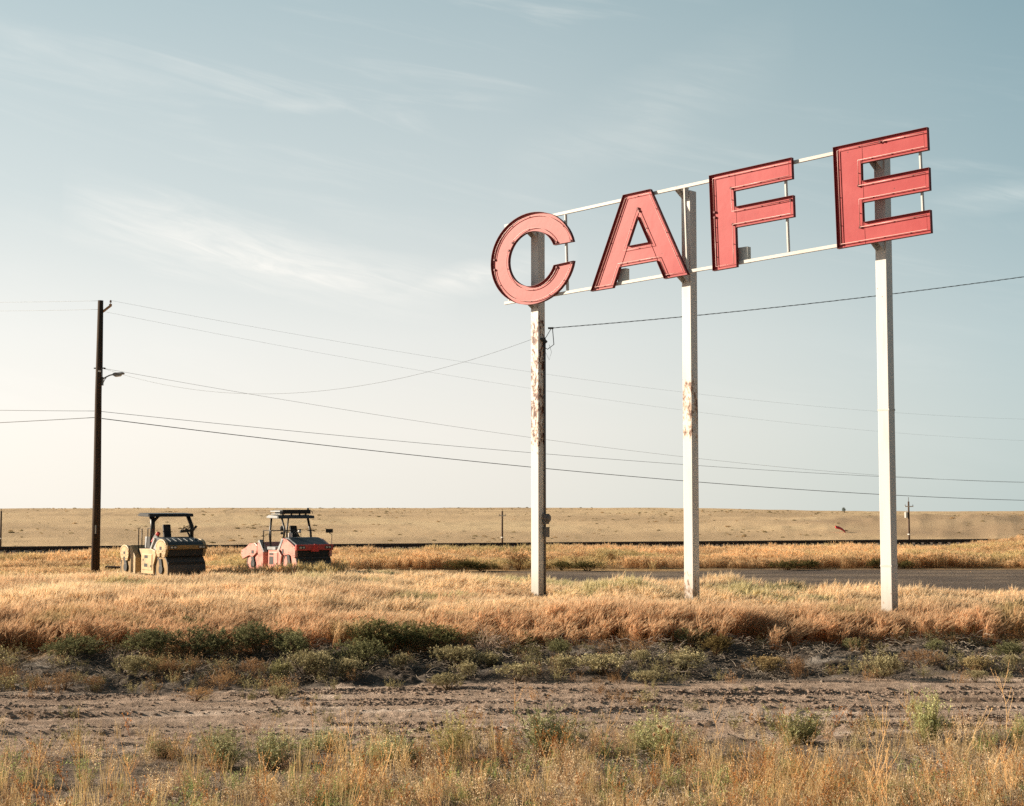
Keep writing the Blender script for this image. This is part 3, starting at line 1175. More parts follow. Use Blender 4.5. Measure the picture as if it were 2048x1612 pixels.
wire('power_line', upl(-0.08, HT - 0.36), at(-420, 617, 70), 0.10, 0.005, 'second wire running left below the utility pole top', 'cable_bare', GW)
wire('power_line', upl(-0.15, zpx(822)), at(-420, 811, 70), 0.05, 0.009, 'fine level wire running left from the middle of the utility pole', 'cable', GW)
wire('power_line', upl(-0.15, zpx(835)), at(-420, 862, 70), 0.05, 0.013, 'lowest wire running left from the utility pole', 'cable', GW)
pw = sm @ Vector((x1 + 0.03, 0.0, 7.95))
pwl = sm @ Vector((PS[2] - SIDE / 2, 0.05, 8.02))
wire('service_cable', upl(0.25, zpx(738)), pwl, 1.32, 0.0045, 'twisted service cable sagging between utility pole and rust streaked sign post', 'cable')


def twisted(name, p, q, sag, label):
    p, q = Vector(p), Vector(q)
    mb = MB()
    for ph in (0, 2.1, 4.2):
        pts = []
        for i in range(260):
            t = i / 259
            a_ = p.lerp(q, t)
            a_.z -= sag * 4 * t * (1 - t)
            th = t * 110 + ph
            a_ += Vector((0, math.cos(th), math.sin(th))) * 0.010
            pts.append(a_)
        mb.tube(pts, 0.006, 4)
    return tag(mb.build(name, M['cable'], None), label, 'wire')


q_ = at(2520, 482, 39.5)
w0 = at(1103, 656, 44.4)
wd = twisted('service_cable', w0, q_, 0.22, 'dark twisted service cable rising right from the rust streaked sign post')
mb = MB()
mb.tube([pw, pw.lerp(w0, 0.4) + Vector((0, 0, -0.07)), pw.lerp(w0, 0.8) + Vector((0, 0, -0.02)), w0], 0.010, 5)
mb.tube([pw + Vector((0, 0, -0.2)), pw + Vector((0.15, -0.02, -0.30)), pw + Vector((0.34, -0.05, -0.16)), w0 + Vector((0.03, 0, 0.0))], 0.013, 5)
mb.tube([pw + Vector((0.02, 0, -0.22)), pw + Vector((0.2, 0, -0.62)), pw + Vector((0.27, 0, -0.38)), pw + Vector((0.2, 0, -0.16))], 0.005, 4)
mb.build('drip_loop', M['cable'], wd)
mb = MB()
mb.tube([at(1096, 656.4, 44.4), at(1107, 656.2, 44.4)], 0.03, 6)
mb.build('wedge_clamp', M['dark_iron'], wd)
mb = MB()
mb.tube([pw + Vector((-0.06, 0, 0.0)), pw + Vector((0.05, 0, -0.02)), pw + Vector((0.11, -0.03, -0.10))], 0.055, 7)
tag(mb.build('weatherhead', M['dark_iron'], sign), None)
sign.children[-1].matrix_parent_inverse = sm.inverted()

# ------------------------------------------------------------------ road rollers


def roller(px, Y, theta, label, P):
    A_dir = (math.cos(theta), -math.sin(theta))
    o = at(px, 1100, Y)
    root = thing('road_roller', label, 'road roller', (o.x, o.y, tz(o.x, o.y)), math.atan2(A_dir[1], A_dir[0]))
    side_m, main_m = P['side'], P['main']
    W = 0.86

    def part(name, mat, bev=0.015, smooth=False, parent=root):
        def fin(mb):
            return mb.build(name, M[mat], parent, bev, smooth)
        return fin
    # drums
    for xd in (-P['dx'], P['dx']):
        mb = MB()
        R_ = P['r']
        n = 40
        vs_, fs = [], []
        prof = [(-W + 0.10, R_ * 0.88), (-W + 0.05, R_ * 0.90), (-W + 0.04, R_ * 0.985), (-W + 0.07, R_), (W - 0.07, R_), (W - 0.04, R_ * 0.985), (W - 0.05, R_ * 0.90), (W - 0.10, R_ * 0.88)]
        for i in range(n):
            t = 2 * PI * i / n
            for yy, rr in prof:
                vs_.append((xd + rr * math.cos(t), yy, R_ + rr * math.sin(t)))
        k = len(prof)
        for i in range(n):
            for j in range(k - 1):
                a_, b_ = i * k + j, ((i + 1) % n) * k + j
                fs.append((a_, b_, b_ + 1, a_ + 1))
        mb.add(vs_, fs)
        dr = mb.build('drum', M['drum'], root, 0, True)
        for s_ in (-1, 1):
            mb = MB()
            mb.disc_y((xd, R_), R_ * 0.885, s_ * (W - 0.055), s_ * (W - 0.09), 36)
            mb.build('end_plate', M[P['disc']], dr)
            mb = MB()
            mb.disc_y((xd, R_), 0.17, s_ * (W - 0.08), s_ * (W + 0.01), 18)
            mb.build('hub', M['black'], dr, 0.01)
            mb = MB()
            mb.prism([(xd - 0.10, R_ + 0.08), (xd + 0.08, R_ - 0.10), (xd + 0.16, R_ - 0.02), (xd + 0.02, P['armz']), (xd - 0.20, P['armz'])], s_ * (W - 0.04), s_ * (W + 0.0))
            mb.build('drum_arm', M['black'], root, 0.008)
        mb = MB()
        mb.beam((xd + (0.52 if xd > 0 else -0.52), -W + 0.06, R_ * 1.42), (xd + (0.52 if xd > 0 else -0.52), W - 0.06, R_ * 1.42), 0.06, 0.10)
        mb.build('scraper', M['black'], root)
    # yokes: a side plate each side and the body between
    for prof, nm in ((P['far_yoke'], 'far'), (P['near_yoke'], 'near')):
        for s_ in (-1, 1):
            mb = MB()
            y0, y1 = s_ * (W + 0.02), s_ * (W - 0.10)
            mb.prism(prof, y0, y1)
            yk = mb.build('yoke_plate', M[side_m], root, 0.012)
            for a_, b_, c_, d_ in P['slots'][nm]:
                mb = MB()
                mb.box(((a_ + b_) / 2, s_ * (W + 0.018), (c_ + d_) / 2), (b_ - a_, 0.02, d_ - c_))
                mb.build('slot', M['black'], yk)
            mb = MB()
            cx_ = sum(p[0] for p in prof) / len(prof)
            cz_ = sum(p[1] for p in prof) / len(prof)
            for (bx, bz) in inset(prof, 0.07):
                mb.disc_y((bx, bz), 0.018, s_ * (W + 0.016), s_ * (W + 0.035), 6)
            tag(mb.build('bolt', M[side_m], yk), None, None, None, 'stuff')
    for prof, mt in P['bodies']:
        mb = MB()
        mb.prism(prof, -W + 0.104, W - 0.104)
        part('yoke_body', mt)(mb)
    # frames between the drums, articulated in the middle
    for prof in P['frames']:
        mb = MB()
        mb.prism(prof, -W - 0.025, W + 0.025)
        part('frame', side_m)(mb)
    mb = MB()
    mb.box((P['gap'], 0, 0.75), (0.62, 1.3, 0.75))
    part('articulation', 'black')(mb)
    dv = P['door']
    mb = MB()
    mb.box(((dv[0] + dv[1]) / 2, -W - 0.032, (dv[2] + dv[3]) / 2), (dv[1] - dv[0], 0.03, dv[3] - dv[2]))
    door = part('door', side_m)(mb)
    for a_, b_, c_, d_ in P['vents']:
        mb = MB()
        mb.box(((a_ + b_) / 2, -W - 0.046, (c_ + d_) / 2), (b_ - a_, 0.012, d_ - c_))
        mb.build('vent', M['black'], door)
    mb = MB()
    mb.box((dv[1] - 0.07, -W - 0.055, (dv[2] + dv[3]) / 2 - 0.15), (0.04, 0.02, 0.09))
    mb.build('latch', M['black'], door)
    for prof, y0, y1, mt in P['panels']:
        mb = MB()
        mb.prism(prof, y0, y1)
        part('trim_panel', mt)(mb)
    # operator platform
    mb = MB()
    mb.box((0.05, 0.05, P['floor'] - 0.06), (1.7, 1.5, 0.12))
    part('platform', 'black')(mb)
    mb = MB()
    mb.box((P['console'][0], P['console'][1], P['floor'] + 0.22), (0.62, 0.95, 0.44))
    mb.box((P['console'][0] + 0.25, P['console'][1] + 0.02, P['floor'] + 0.42), (0.30, 0.80, 0.16))
    part('console', 'black', 0.03)(mb)
    sx, sy = P['seat']
    mb = MB()
    mb.box((sx, sy, P['floor'] + 0.42), (0.5, 0.5, 0.14))
    mb.prism([(sx - 0.28, P['floor'] + 0.45), (sx - 0.18, P['floor'] + 0.45), (sx - 0.30, P['floor'] + 0.98), (sx - 0.38, P['floor'] + 0.97)], sy - 0.16, sy + 0.16)
    part('seat', 'black', 0.03)(mb)
    wx, wy, wz = P['wheel']
    mb = MB()
    ax = Vector((-0.45, -0.25, 0.86)).normalized()
    u_ = ax.orthogonal().normalized()
    v_ = ax.cross(u_)
    ring = [Vector((wx, wy, wz)) + (u_ * math.cos(t) + v_ * math.sin(t)) * 0.20 for t in np.linspace(0, 2 * PI, 21)]
    mb.tube(ring, 0.018, 6, cap=False)
    for t in (0.4, 2.5, 4.6):
        mb.tube([(wx, wy, wz), Vector((wx, wy, wz)) + (u_ * math.cos(t) + v_ * math.sin(t)) * 0.20], 0.012, 5)
    mb.tube([(wx, wy, wz), Vector((wx, wy, wz)) - ax * 0.5], 0.035, 6)
    part('steering_wheel', 'black', 0)(mb)
    # hood over the near drum
    mb = MB()
    for i in range(len(P['hood']) - 1):
        pass
    mb.prism(P['hood'], -W + 0.106, W - 0.106)
    hood = part('hood', P['hood_m'], 0.05)(mb)
    if P.get('hood_ribs'):
        (xa, za), (xb, zb) = P['hood_ribs']
        for k in range(6):
            yy = -0.6 + k * 0.24
            mb = MB()
            mb.beam((xa, yy, za), (xb, yy, zb), 0.05, 0.03)
            mb.build('rib', M[P['hood_m']], hood, 0.008)
    x0, x1_, z0, z1 = P['bumper']
    mb = MB()
    mb.box(((x0 + x1_) / 2, 0, (z0 + z1) / 2), (x1_ - x0, 2 * W + 0.04, z1 - z0))
    bump_ = part('bumper', P['bumper_m'], 0.02)(mb)
    for s_ in (-1, 1):
        mb = MB()
        mb.box((x1_ + 0.004, s_ * 0.62, (z0 + z1) / 2), (0.03, 0.30, 0.12))
        hl = mb.build('headlight', M['black'], bump_, 0.01)
        for q in (-0.07, 0.07):
            mb = MB()
            mb.box((x1_ + 0.022, s_ * 0.62 + q, (z0 + z1) / 2), (0.02, 0.10, 0.075))
            mb.build('lens', M['lens'], bump_, 0.01)
    mb = MB()
    mb.box((x0 - 0.10, 0, z0 - 0.13), (0.10, 2 * W - 0.25, 0.26))
    part('spray_bar', 'black')(mb)
    # canopy on bent posts
    for pts, r_ in P['posts']:
        mb = MB()
        mb.tube(pts, r_, 8)
        part('post', 'roof_black', 0, True)(mb)
    cx0, cx1, cw, cz = P['canopy']
    mb = MB()
    mb.prism([(cx0 - 0.05, cz + 0.03), (cx0 + 0.10, cz), (cx1 - 0.05, cz - 0.02), (cx1 + 0.06, cz - 0.02), (cx1 + 0.02, cz + 0.10), (cx0 + 0.15, cz + 0.13)], -cw, cw)
    can = part('canopy', P['canopy_m'], 0.02)(mb)
    mb = MB()
    mb.prism([(cx0 - 0.045, cz + 0.035), (cx0 + 0.10, cz + 0.008), (cx1 - 0.02, cz + 0.0), (cx1 - 0.02, cz + 0.09), (cx0 + 0.16, cz + 0.122)], -cw - 0.014, -cw - 0.002)
    mb.build('side_trim', M[P['trim_m']], can)
    for pts in P['rails']:
        mb = MB()
        mb.tube(pts, 0.021, 6)
        part('handrail', 'roof_black', 0, True)(mb)
    return root, part, bump_, can


red = dict(side='red_lit', main='machine_red', disc='red_lit', dx=1.48, r=0.58, armz=1.02,
           far_yoke=[(-2.46, .92), (-2.42, 1.12), (-2.05, 1.24), (-1.72, 1.42), (-1.3, 1.45), (-1.06, 1.34), (-1.12, 1.06), (-1.46, .86), (-1.75, .92), (-2.30, .76)],
           near_yoke=[(.66, 1.29), (1.0, 1.68), (1.31, 1.64), (1.82, 1.42), (2.0, 1.33), (2.0, .94), (1.82, .92), (1.5, 1.04), (1.12, .98), (.92, 1.16)],
           slots=dict(far=[(-1.55, -1.35, 1.0, 1.14)], near=[(.98, 1.1, 1.06, 1.24)]),
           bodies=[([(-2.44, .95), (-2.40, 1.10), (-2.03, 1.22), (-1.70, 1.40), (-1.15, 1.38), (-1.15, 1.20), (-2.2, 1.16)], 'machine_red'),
                   ([(.72, 1.24), (1.98, 1.22), (1.98, 1.17), (1.2, 1.19)], 'black')],
           frames=[[(-1.03, 1.44), (-.90, 1.50), (-.56, 1.12), (-.56, .36), (-.84, .36), (-.86, .75), (-1.06, 1.12)],
                   [(-.14, 1.19), (.62, 1.22), (.80, 1.08), (.93, .96), (.86, .70), (.94, .37), (-.14, .37)]],
           gap=-0.34, door=(-.06, .66, .46, 1.10), vents=[(-.01, .33, .98, 1.06), (-.01, .33, .60, .92)],
           panels=[([(-1.02, 1.52), (-.90, 1.60), (-.50, 1.10), (-.56, 1.06)], -.885, -.70, 'machine_grey'),
                   ([(.62, 1.22), (.76, 1.16), (1.06, 1.62), (.98, 1.70)], -.90, -.72, 'machine_grey'),
                   ([(-.16, 1.20), (.52, 1.20), (.52, 1.32), (-.16, 1.32)], -.93, -.30, 'machine_grey')],
           floor=1.20, console=(.72, .10), seat=(.1, .35), wheel=(.55, .05, 1.93),
           hood=[(.95, 1.20), (1.99, 1.22), (1.99, 1.40), (1.25, 1.70), (.95, 1.72)], hood_m='slate',
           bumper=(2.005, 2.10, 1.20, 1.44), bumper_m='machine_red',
           posts=[([(-.1, -.78, 1.22), (-.18, -.80, 1.8), (-.12, -.76, 2.5)], .045), ([(.82, -.74, 1.6), (.90, -.72, 2.0), (.62, -.70, 2.5)], .04),
                  ([(-.32, .14, 1.3), (-.36, .12, 1.9), (-.30, .16, 2.5)], .035), ([(.52, .80, 1.3), (.50, .76, 1.9), (.36, .70, 2.5)], .05)],
           canopy=(-.33, .58, .86, 2.50), canopy_m='slate', trim_m='machine_grey',
           rails=[[(-.62, -.84, 1.2), (-.62, -.84, 1.98), (.0, -.84, 1.99), (.0, -.84, 1.5)], [(0.0, -.84, 1.98), (.4, .35, 1.98), (.4, .35, 1.4)],
                  [(.5, .60, 1.98), (.5, .95, 1.98)]])
rt, part, bmp, can = roller(577, 63.0, math.radians(50.9), 'red road roller with grey canopy and light bar standing in dry grass', red)
mb = MB()
mb.box((.16, 0.10, 2.76), (.62, 1.36, .17))
bar = mb.build('light_rack', M['black'], rt, 0.02)
mb = MB()
mb.box((.12, -.66, 2.78), (.78, .14, .06))
mb.build('rack_side', M['machine_grey'], bar)
mb = MB()
mb.box((.12, -.66, 2.67), (.74, .10, .03))
mb.build('rack_side', M['machine_grey'], bar)
for yy in (-.4, 0.0, .4, .7):
    mb = MB()
    mb.box((.2, yy, 2.65), (.06, .05, .08))
    mb.build('rack_foot', M['black'], bar)
mb = MB()
mb.tube([(.3, .78, 2.84), (.34, .92, 2.78), (.34, .95, 2.68)], 0.015, 5)
mb.ball((.3, .74, 2.88), 0.05)
mb.build('beacon', M['black'], bar)
mb = MB()
mb.prism([(2.112, 1.15), (2.128, 1.15), (2.128, 1.15)], 0, 0.01) if False else None
vs_ = [(2.115, -.19, 1.15), (2.115, .19, 1.15), (2.115, .05, 1.46), (2.115, -.05, 1.46)]
mb.add(vs_ + [(x_ + .012, y_, z_) for x_, y_, z_ in vs_], [(0, 1, 2, 3), (7, 6, 5, 4), (0, 4, 5, 1), (1, 5, 6, 2), (2, 6, 7, 3), (3, 7, 4, 0)])
mb.build('warning_triangle', M['signal_red'], bmp)
mb = MB()
mb.box((1.9, .80, 1.98), (.05, .34, .16))
mir = mb.build('mirror', M['black'], rt, 0.02)
mb = MB()
mb.tube([(1.9, .80, 1.90), (1.95, .90, 1.82), (1.95, .88, 1.42)], 0.014, 5)
mb.build('mirror_stem', M['black'], mir)
mb = MB()
mb.box((1.12, -.58, 1.80), (.05, .19, .20))
mb.build('work_lamp', M['white_plastic'], rt, 0.02)
mb = MB()
mb.ball((.62, .15, 1.95), .075, 10, 6)
mb.build('gauge', M['white_plastic'], rt, 0, True)
mb = MB()
mb.tube([(.5, -.55, 1.6), (.48, -.55, 2.3)], .014, 5)
mb.ball((.45, -.60, 2.08), .08, 8, 5, 1, 1, 1.4)
mb.ball((.45, -.60, 1.88), .06)
mb.build('lever_stand', M['black'], rt)


def rounded_plate(x0, x1, z0, z1, zs):
    cx_ = (x0 + x1) / 2
    r_ = (x1 - x0) / 2
    top = [(cx_ + r_ * math.cos(t), z1 - r_ * 0.62 + r_ * 0.62 * math.sin(t)) for t in np.linspace(0, PI, 11)]
    m_ = r_ * 0.30
    return top + [(x0 + 0.03, zs), (x0 + 0.16, z0), (cx_ - m_ * 0.6, z0), (cx_ - m_ * 0.6, z0 + 0.14), (cx_ + m_ * 0.6, z0 + 0.14), (cx_ + m_ * 0.6, z0), (x1 - 0.12, z0), (x1 - 0.02, zs)]


yel = dict(side='yellow', main='yellow', disc='yellow_shade', dx=1.62, r=0.57, armz=.98,
           far_yoke=rounded_plate(-2.12, -1.28, .84, 1.46, 1.05), near_yoke=rounded_plate(1.18, 2.10, 1.06, 1.73, 1.25),
           slots=dict(far=[(-1.77, -1.62, 1.09, 1.19)], near=[(1.55, 1.72, 1.32, 1.45)]),
           bodies=[([(-2.05, 1.05), (-1.98, 1.36), (-1.1, 1.40), (-1.06, 1.05)], 'yellow_shade'),
                   ([(1.15, 1.25), (2.05, 1.32), (2.05, 1.12), (1.15, 1.16)], 'black')],
           frames=[[(-1.18, 1.36), (-1.08, 1.46), (-.63, .98), (-.63, .33), (-.95, .33), (-1.12, 1.06)],
                   [(-.29, 1.33), (.81, 1.35), (1.16, 1.27), (1.22, 1.10), (1.02, .72), (1.02, .38), (-.09, .38), (-.09, 1.06)]],
           gap=-0.45, door=(.02, .92, .52, 1.14), vents=[(.26, .55, .98, 1.09), (.24, .53, .64, .77), (.10, .18, .88, .94)],
           panels=[([(.80, 1.36), (1.15, 1.26), (1.3, 1.5), (1.2, 1.66), (1.05, 1.60)], -.80, -.66, 'machine_grey'),
                   ([(.50, 1.30), (.62, 1.30), (.95, 1.72), (.86, 1.76)], -.82, -.70, 'machine_grey'),
                   ([(-.16, 1.36), (-.02, 1.36), (.06, 1.80), (-.10, 1.80)], -.72, -.60, 'machine_grey'),
                   ([(-.02, 1.36), (.80, 1.36), (.80, 1.78), (.02, 1.80)], -.70, -.30, 'black')],
           floor=1.30, console=(.85, .35), seat=(.70, -.02), wheel=(.95, .55, 2.12),
           hood=[(.95, 1.30), (2.12, 1.35), (2.14, 1.50), (2.02, 1.62), (1.60, 1.74), (.95, 1.80)], hood_m='slate', hood_ribs=((1.62, 1.752), (2.0, 1.645)),
           bumper=(2.125, 2.22, 1.34, 1.51), bumper_m='yellow_shade',
           posts=[([(.42, -.66, 1.4), (.44, -.66, 2.2), (.40, -.66, 2.62)], .10), ([(.60, .98, 1.4), (.62, .98, 2.2), (.48, .86, 2.62)], .085),
                  ([(.42, -.66, 2.35), (.44, -.40, 2.62)], .06), ([(.42, -.66, 2.35), (.2, -.66, 2.62)], .06)],
           canopy=(-.25, .72, .97, 2.60), canopy_m='roof_black', trim_m='roof_black',
           rails=[[(-.45, -.84, 1.3), (-.45, -.84, 2.10), (-.22, -.80, 2.10), (-.22, -.80, 1.4)], [(-.28, -.52, 1.3), (-.28, -.52, 2.12), (.10, -.5, 2.16)]])
ry, part, bmp, can = roller(325, 59.5, math.radians(51), 'dusty yellow road roller with black canopy next to the utility pole', yel)
ry.scale = (.97, .97, 1.0)
mb = MB()
mb.beam((.62, -.74, 1.58), (.86, -.58, 1.98), .14, .14)
mb.build('striped_flag', M['signal_red'], ry, 0.03)
mb = MB()
mb.beam((.72, -.678, 1.74), (.79, -.63, 1.86), .150, .150)
mb.build('flag_stripe', M['white_plastic'], ry.children[-1])
mb = MB()
mb.beam((.95, .3, 2.0), (1.0, .85, 2.05), .12, .10)
mb.beam((.95, .85, 2.03), (1.0, 1.0, 2.22), .10, .09)
mb.tube([(.9, .45, 2.05), (.9, .5, 2.25)], .02, 5)
mb.tube([(.95, .75, 1.6), (.95, .78, 2.05)], .018, 5)
mb.build('control_panel', M['black'], ry, 0.01)

# low heap of old boards beside the yellow roller
hp = onground(250, 1158)
heap = thing('debris_heap', 'low brown heap of old boards lying in grass left of the yellow road roller', 'debris heap', hp)
rg = random.Random(4)
for i in range(7):
    mb = MB()
    mb.box((0, 0, 0), (rg.uniform(1.0, 1.9), .22, .06))
    o_ = mb.build('board', M['far_wood'], heap, 0.004)
    o_.location = (rg.uniform(-.25, .25), rg.uniform(-.3, .3), .12 + i * .058)
    o_.rotation_euler = (rg.uniform(-.05, .05), rg.uniform(-.1, .16), rg.uniform(-.35, .35))
mb = MB()
mb.ball((0, 0, -.02), .55, 12, 7, 1.9, 1.2, .32, jit=.12)
mb.build('earth_mound', M['soil'], heap)

# red strip on the far slope, and the lone tree on the skyline
p = onground(1683, 1066)
rb = thing('red_tarp', 'small bright red strip of sheeting lying on the distant slope', 'tarp', p)
k_ = p.y / 3000
mb = MB()
pts = [(-11 * k_, .0, 11 * k_), (-3 * k_, .4, 9.5 * k_), (4 * k_, .8, 6.5 * k_), (11 * k_, 1.2, .5 * k_)]
vs_ = []
for x_, y_, z_ in pts:
    vs_ += [(x_, y_, z_), (x_ + .02, y_ + .8, z_ + 3.0 * k_), (x_, y_, z_ - 2.6 * k_), (x_, y_ + .8, z_ + .1 * k_)]
fs = []
for i in range(3):
    a_ = i * 4
    fs += [(a_, a_ + 4, a_ + 5, a_ + 1), (a_ + 2, a_, a_ + 1, a_ + 3), (a_ + 2, a_ + 6, a_ + 4, a_), (a_ + 3, a_ + 1, a_ + 5, a_ + 7), (a_ + 2, a_ + 3, a_ + 7, a_ + 6)]
fs += [(0, 1, 3, 2), (12, 14, 15, 13)]
mb.add(vs_, fs)
mb.build('sheeting', M['tarp_red'], rb)


# ------------------------------------------------------------------ plants
def leafquad(mb, p, d, ln, wd, col, rg):
    d = d.normalized()
    s_ = d.cross(Vector((rg.uniform(-1, 1), rg.uniform(-1, 1), rg.uniform(-1, 1))))
    if s_.length < 1e-4:
        s_ = d.orthogonal()
    s_ = s_.normalized() * wd / 2
    mb.add([p - s_ * .4, p + s_ * .4, p + d * ln * .6 + s_, p + d * ln, p + d * ln * .6 - s_], [(0, 1, 2, 3, 4)], col)


def vc(c, k):
    return tuple(max(0, x * k) for x in c)


def grass_tuft(seed, n=26, h=(.40, .66), spread=.10, lean=.24, head=True, base=(.44, .205, .09), midc=(.62, .39, .205), top=(.82, .635, .415), w_=.006):
    rg = random.Random(seed)
    mb = MB()
    for i in range(n):
        a_, r_ = rg.uniform(0, 2 * PI), spread * math.sqrt(rg.random())
        p = Vector((r_ * math.cos(a_), r_ * math.sin(a_), -.02))
        H = rg.uniform(*h)
        ld = Vector((lean * rg.uniform(.3, 1.5), rg.gauss(0, .13), 0)) + Vector((rg.gauss(0, .12), 0, 0))
        yaw = rg.uniform(0, PI)
        sd = Vector((math.cos(yaw), math.sin(yaw), 0)) * w_ * rg.uniform(.7, 1.3)
        k = rg.uniform(.8, 1.2)
        q = [p, p + Vector((0, 0, H * .5)) + ld * H * .18, p + Vector((0, 0, H * .82)) + ld * H * .55, p + Vector((0, 0, H * .98)) + ld * H * .95]
        c = [vc(base, k), vc(midc, k), vc(top, k * .95), vc(top, k)]
        vs_, cs = [], []
        for j, (pp, wj) in enumerate(zip(q, (1, .9, .7, .25))):
            vs_ += [pp - sd * wj * .5, pp + sd * wj * .5]
            cs += [c[j], c[j]]
        mb.add(vs_, [(0, 1, 3, 2), (2, 3, 5, 4), (4, 5, 7, 6)], cs)
        if head:
            d0 = (q[3] - q[2]).normalized()
            for j in range(10):
                t = rg.uniform(-.3, 1.0)
                pp = q[2].lerp(q[3], t)
                dd = d0 + Vector((rg.gauss(.10, .17), rg.gauss(0, .17), rg.gauss(0, .12)))
                dd = dd.normalized() * rg.uniform(.06, .13) * (H / .5)
                ss = dd.cross(Vector((rg.uniform(-1, 1), rg.uniform(-1, 1), .3))).normalized() * .0055
                mb.add([pp - ss, pp + ss, pp + dd], [(0, 1, 2)], vc(top, k * rg.uniform(.9, 1.15)))
    return mb.mesh('grass_tuft', False, True)


def weed_stalk(seed, h=.7, nbr=6, seeds=26, stem=(.66, .49, .28), sc_=(.62, .43, .23), lean=.2, leaf=.018, r=.0035, curl=.0):
    rg = random.Random(seed)
    mb = MB()
    a_ = rg.uniform(0, 2 * PI)
    L = Vector((math.cos(a_), math.sin(a_), 0)) * lean
    pts = [Vector((0, 0, -.03)) + L * (t * t) * h + Vector((rg.gauss(0, .008), rg.gauss(0, .008), t * h)) for t in np.linspace(0, 1, 6)]
    mb.tube(pts, r, 3, r * .45, stem, vc(stem, 1.1), False)
    brs = [pts]
    for i in range(nbr):
        t = rg.uniform(.25, .9)
        k = t * 5
        p = pts[int(k)].lerp(pts[min(int(k) + 1, 5)], k % 1)
        b = rg.uniform(0, 2 * PI)
        ln = h * rg.uniform(.18, .42)
        d0 = Vector((math.cos(b) * .55, math.sin(b) * .55, rg.uniform(.5, 1.0)))
        bp = [p, p + d0 * ln * .5, p + d0 * ln * .85 + Vector((0, 0, ln * .2 - curl * ln)), p + d0 * ln + Vector((0, 0, ln * .3 - curl * 2 * ln))]
        mb.tube(bp, r * .6, 3, r * .3, stem, vc(stem, 1.1), False)
        brs.append(bp)
    for i in range(seeds):
        b = rg.choice(brs)
        k = rg.uniform(.35, 1) * (len(b) - 1)
        p = b[int(k)].lerp(b[min(int(k) + 1, len(b) - 1)], k % 1)
        d0 = Vector((rg.gauss(0, 1), rg.gauss(0, 1), rg.gauss(.3, .8)))
        leafquad(mb, p, d0, leaf * rg.uniform(.7, 1.6), leaf * rg.uniform(.35, .8), vc(sc_, rg.uniform(.65, 1.3)), rg)
    return mb.mesh('weed_stalk', False, True)


def weed_bush(seed, n=12, h=(.16, .34), spread=.10, stem=(.44, .31, .20), sc_=(.46, .325, .205), leaf=.016, seeds=16, r=.0026, splay=.5):
    rg = random.Random(seed)
    mb = MB()
    for i in range(n):
        a_, r_ = rg.uniform(0, 2 * PI), spread * rg.random()
        p = Vector((r_ * math.cos(a_), r_ * math.sin(a_), -.02))
        H = rg.uniform(*h)
        out_ = Vector((math.cos(a_), math.sin(a_), 0)) * splay * rg.uniform(.3, 1.2)
        bp = [p, p + out_ * H * .4 + Vector((rg.gauss(0, .01), rg.gauss(0, .01), H * .5)), p + out_ * H * .9 + Vector((rg.gauss(0, .03), rg.gauss(0, .03), H))]
        mb.tube(bp, r, 3, r * .4, vc(stem, rg.uniform(.8, 1.2)), stem, False)
        for j in range(3):
            t = rg.uniform(.3, .95)
            q = bp[1].lerp(bp[2], t) if t > .5 else bp[0].lerp(bp[1], t * 2)
            d0 = Vector((rg.gauss(0, .6), rg.gauss(0, .6), rg.uniform(.3, 1)))
            mb.tube([q, q + d0 * H * .25], r * .5, 3, r * .3, stem, stem, False)
        for j in range(seeds):
            t = rg.uniform(.3, 1)
            q = (bp[1].lerp(bp[2], (t - .5) * 2) if t > .5 else bp[0].lerp(bp[1], t * 2)) + Vector((rg.gauss(0, .018), rg.gauss(0, .018), rg.gauss(0, .02)))
            d0 = Vector((rg.gauss(0, 1), rg.gauss(0, 1), rg.gauss(.4, .7)))
            leafquad(mb, q, d0, leaf * rg.uniform(.6, 1.6), leaf * rg.uniform(.3, .8), vc(sc_, rg.uniform(.6, 1.4)), rg)
    return mb.mesh('weed_bush', False, True)


def twig_litter(seed, n=14, R=.25, col=(.52, .44, .36), r=.003, up=.10):
    rg = random.Random(seed)
    mb = MB()
    for i in range(n):
        p = Vector((rg.uniform(-R, R), rg.uniform(-R, R), rg.uniform(0, up)))
        a_ = rg.uniform(0, 2 * PI)
        ln = rg.uniform(.12, .35)
        pts = [p]
        for j in range(4):
            a_ += rg.gauss(0, .45)
            p = p + Vector((math.cos(a_), math.sin(a_), rg.gauss(0, .28))) * ln / 4
            p.z = max(p.z, .004)
            pts.append(p)
        mb.tube(pts, r * rg.uniform(.7, 1.4), 3, r * .4, vc(col, rg.uniform(.75, 1.25)), None, False)
    return mb.mesh('twig_litter', False, True)


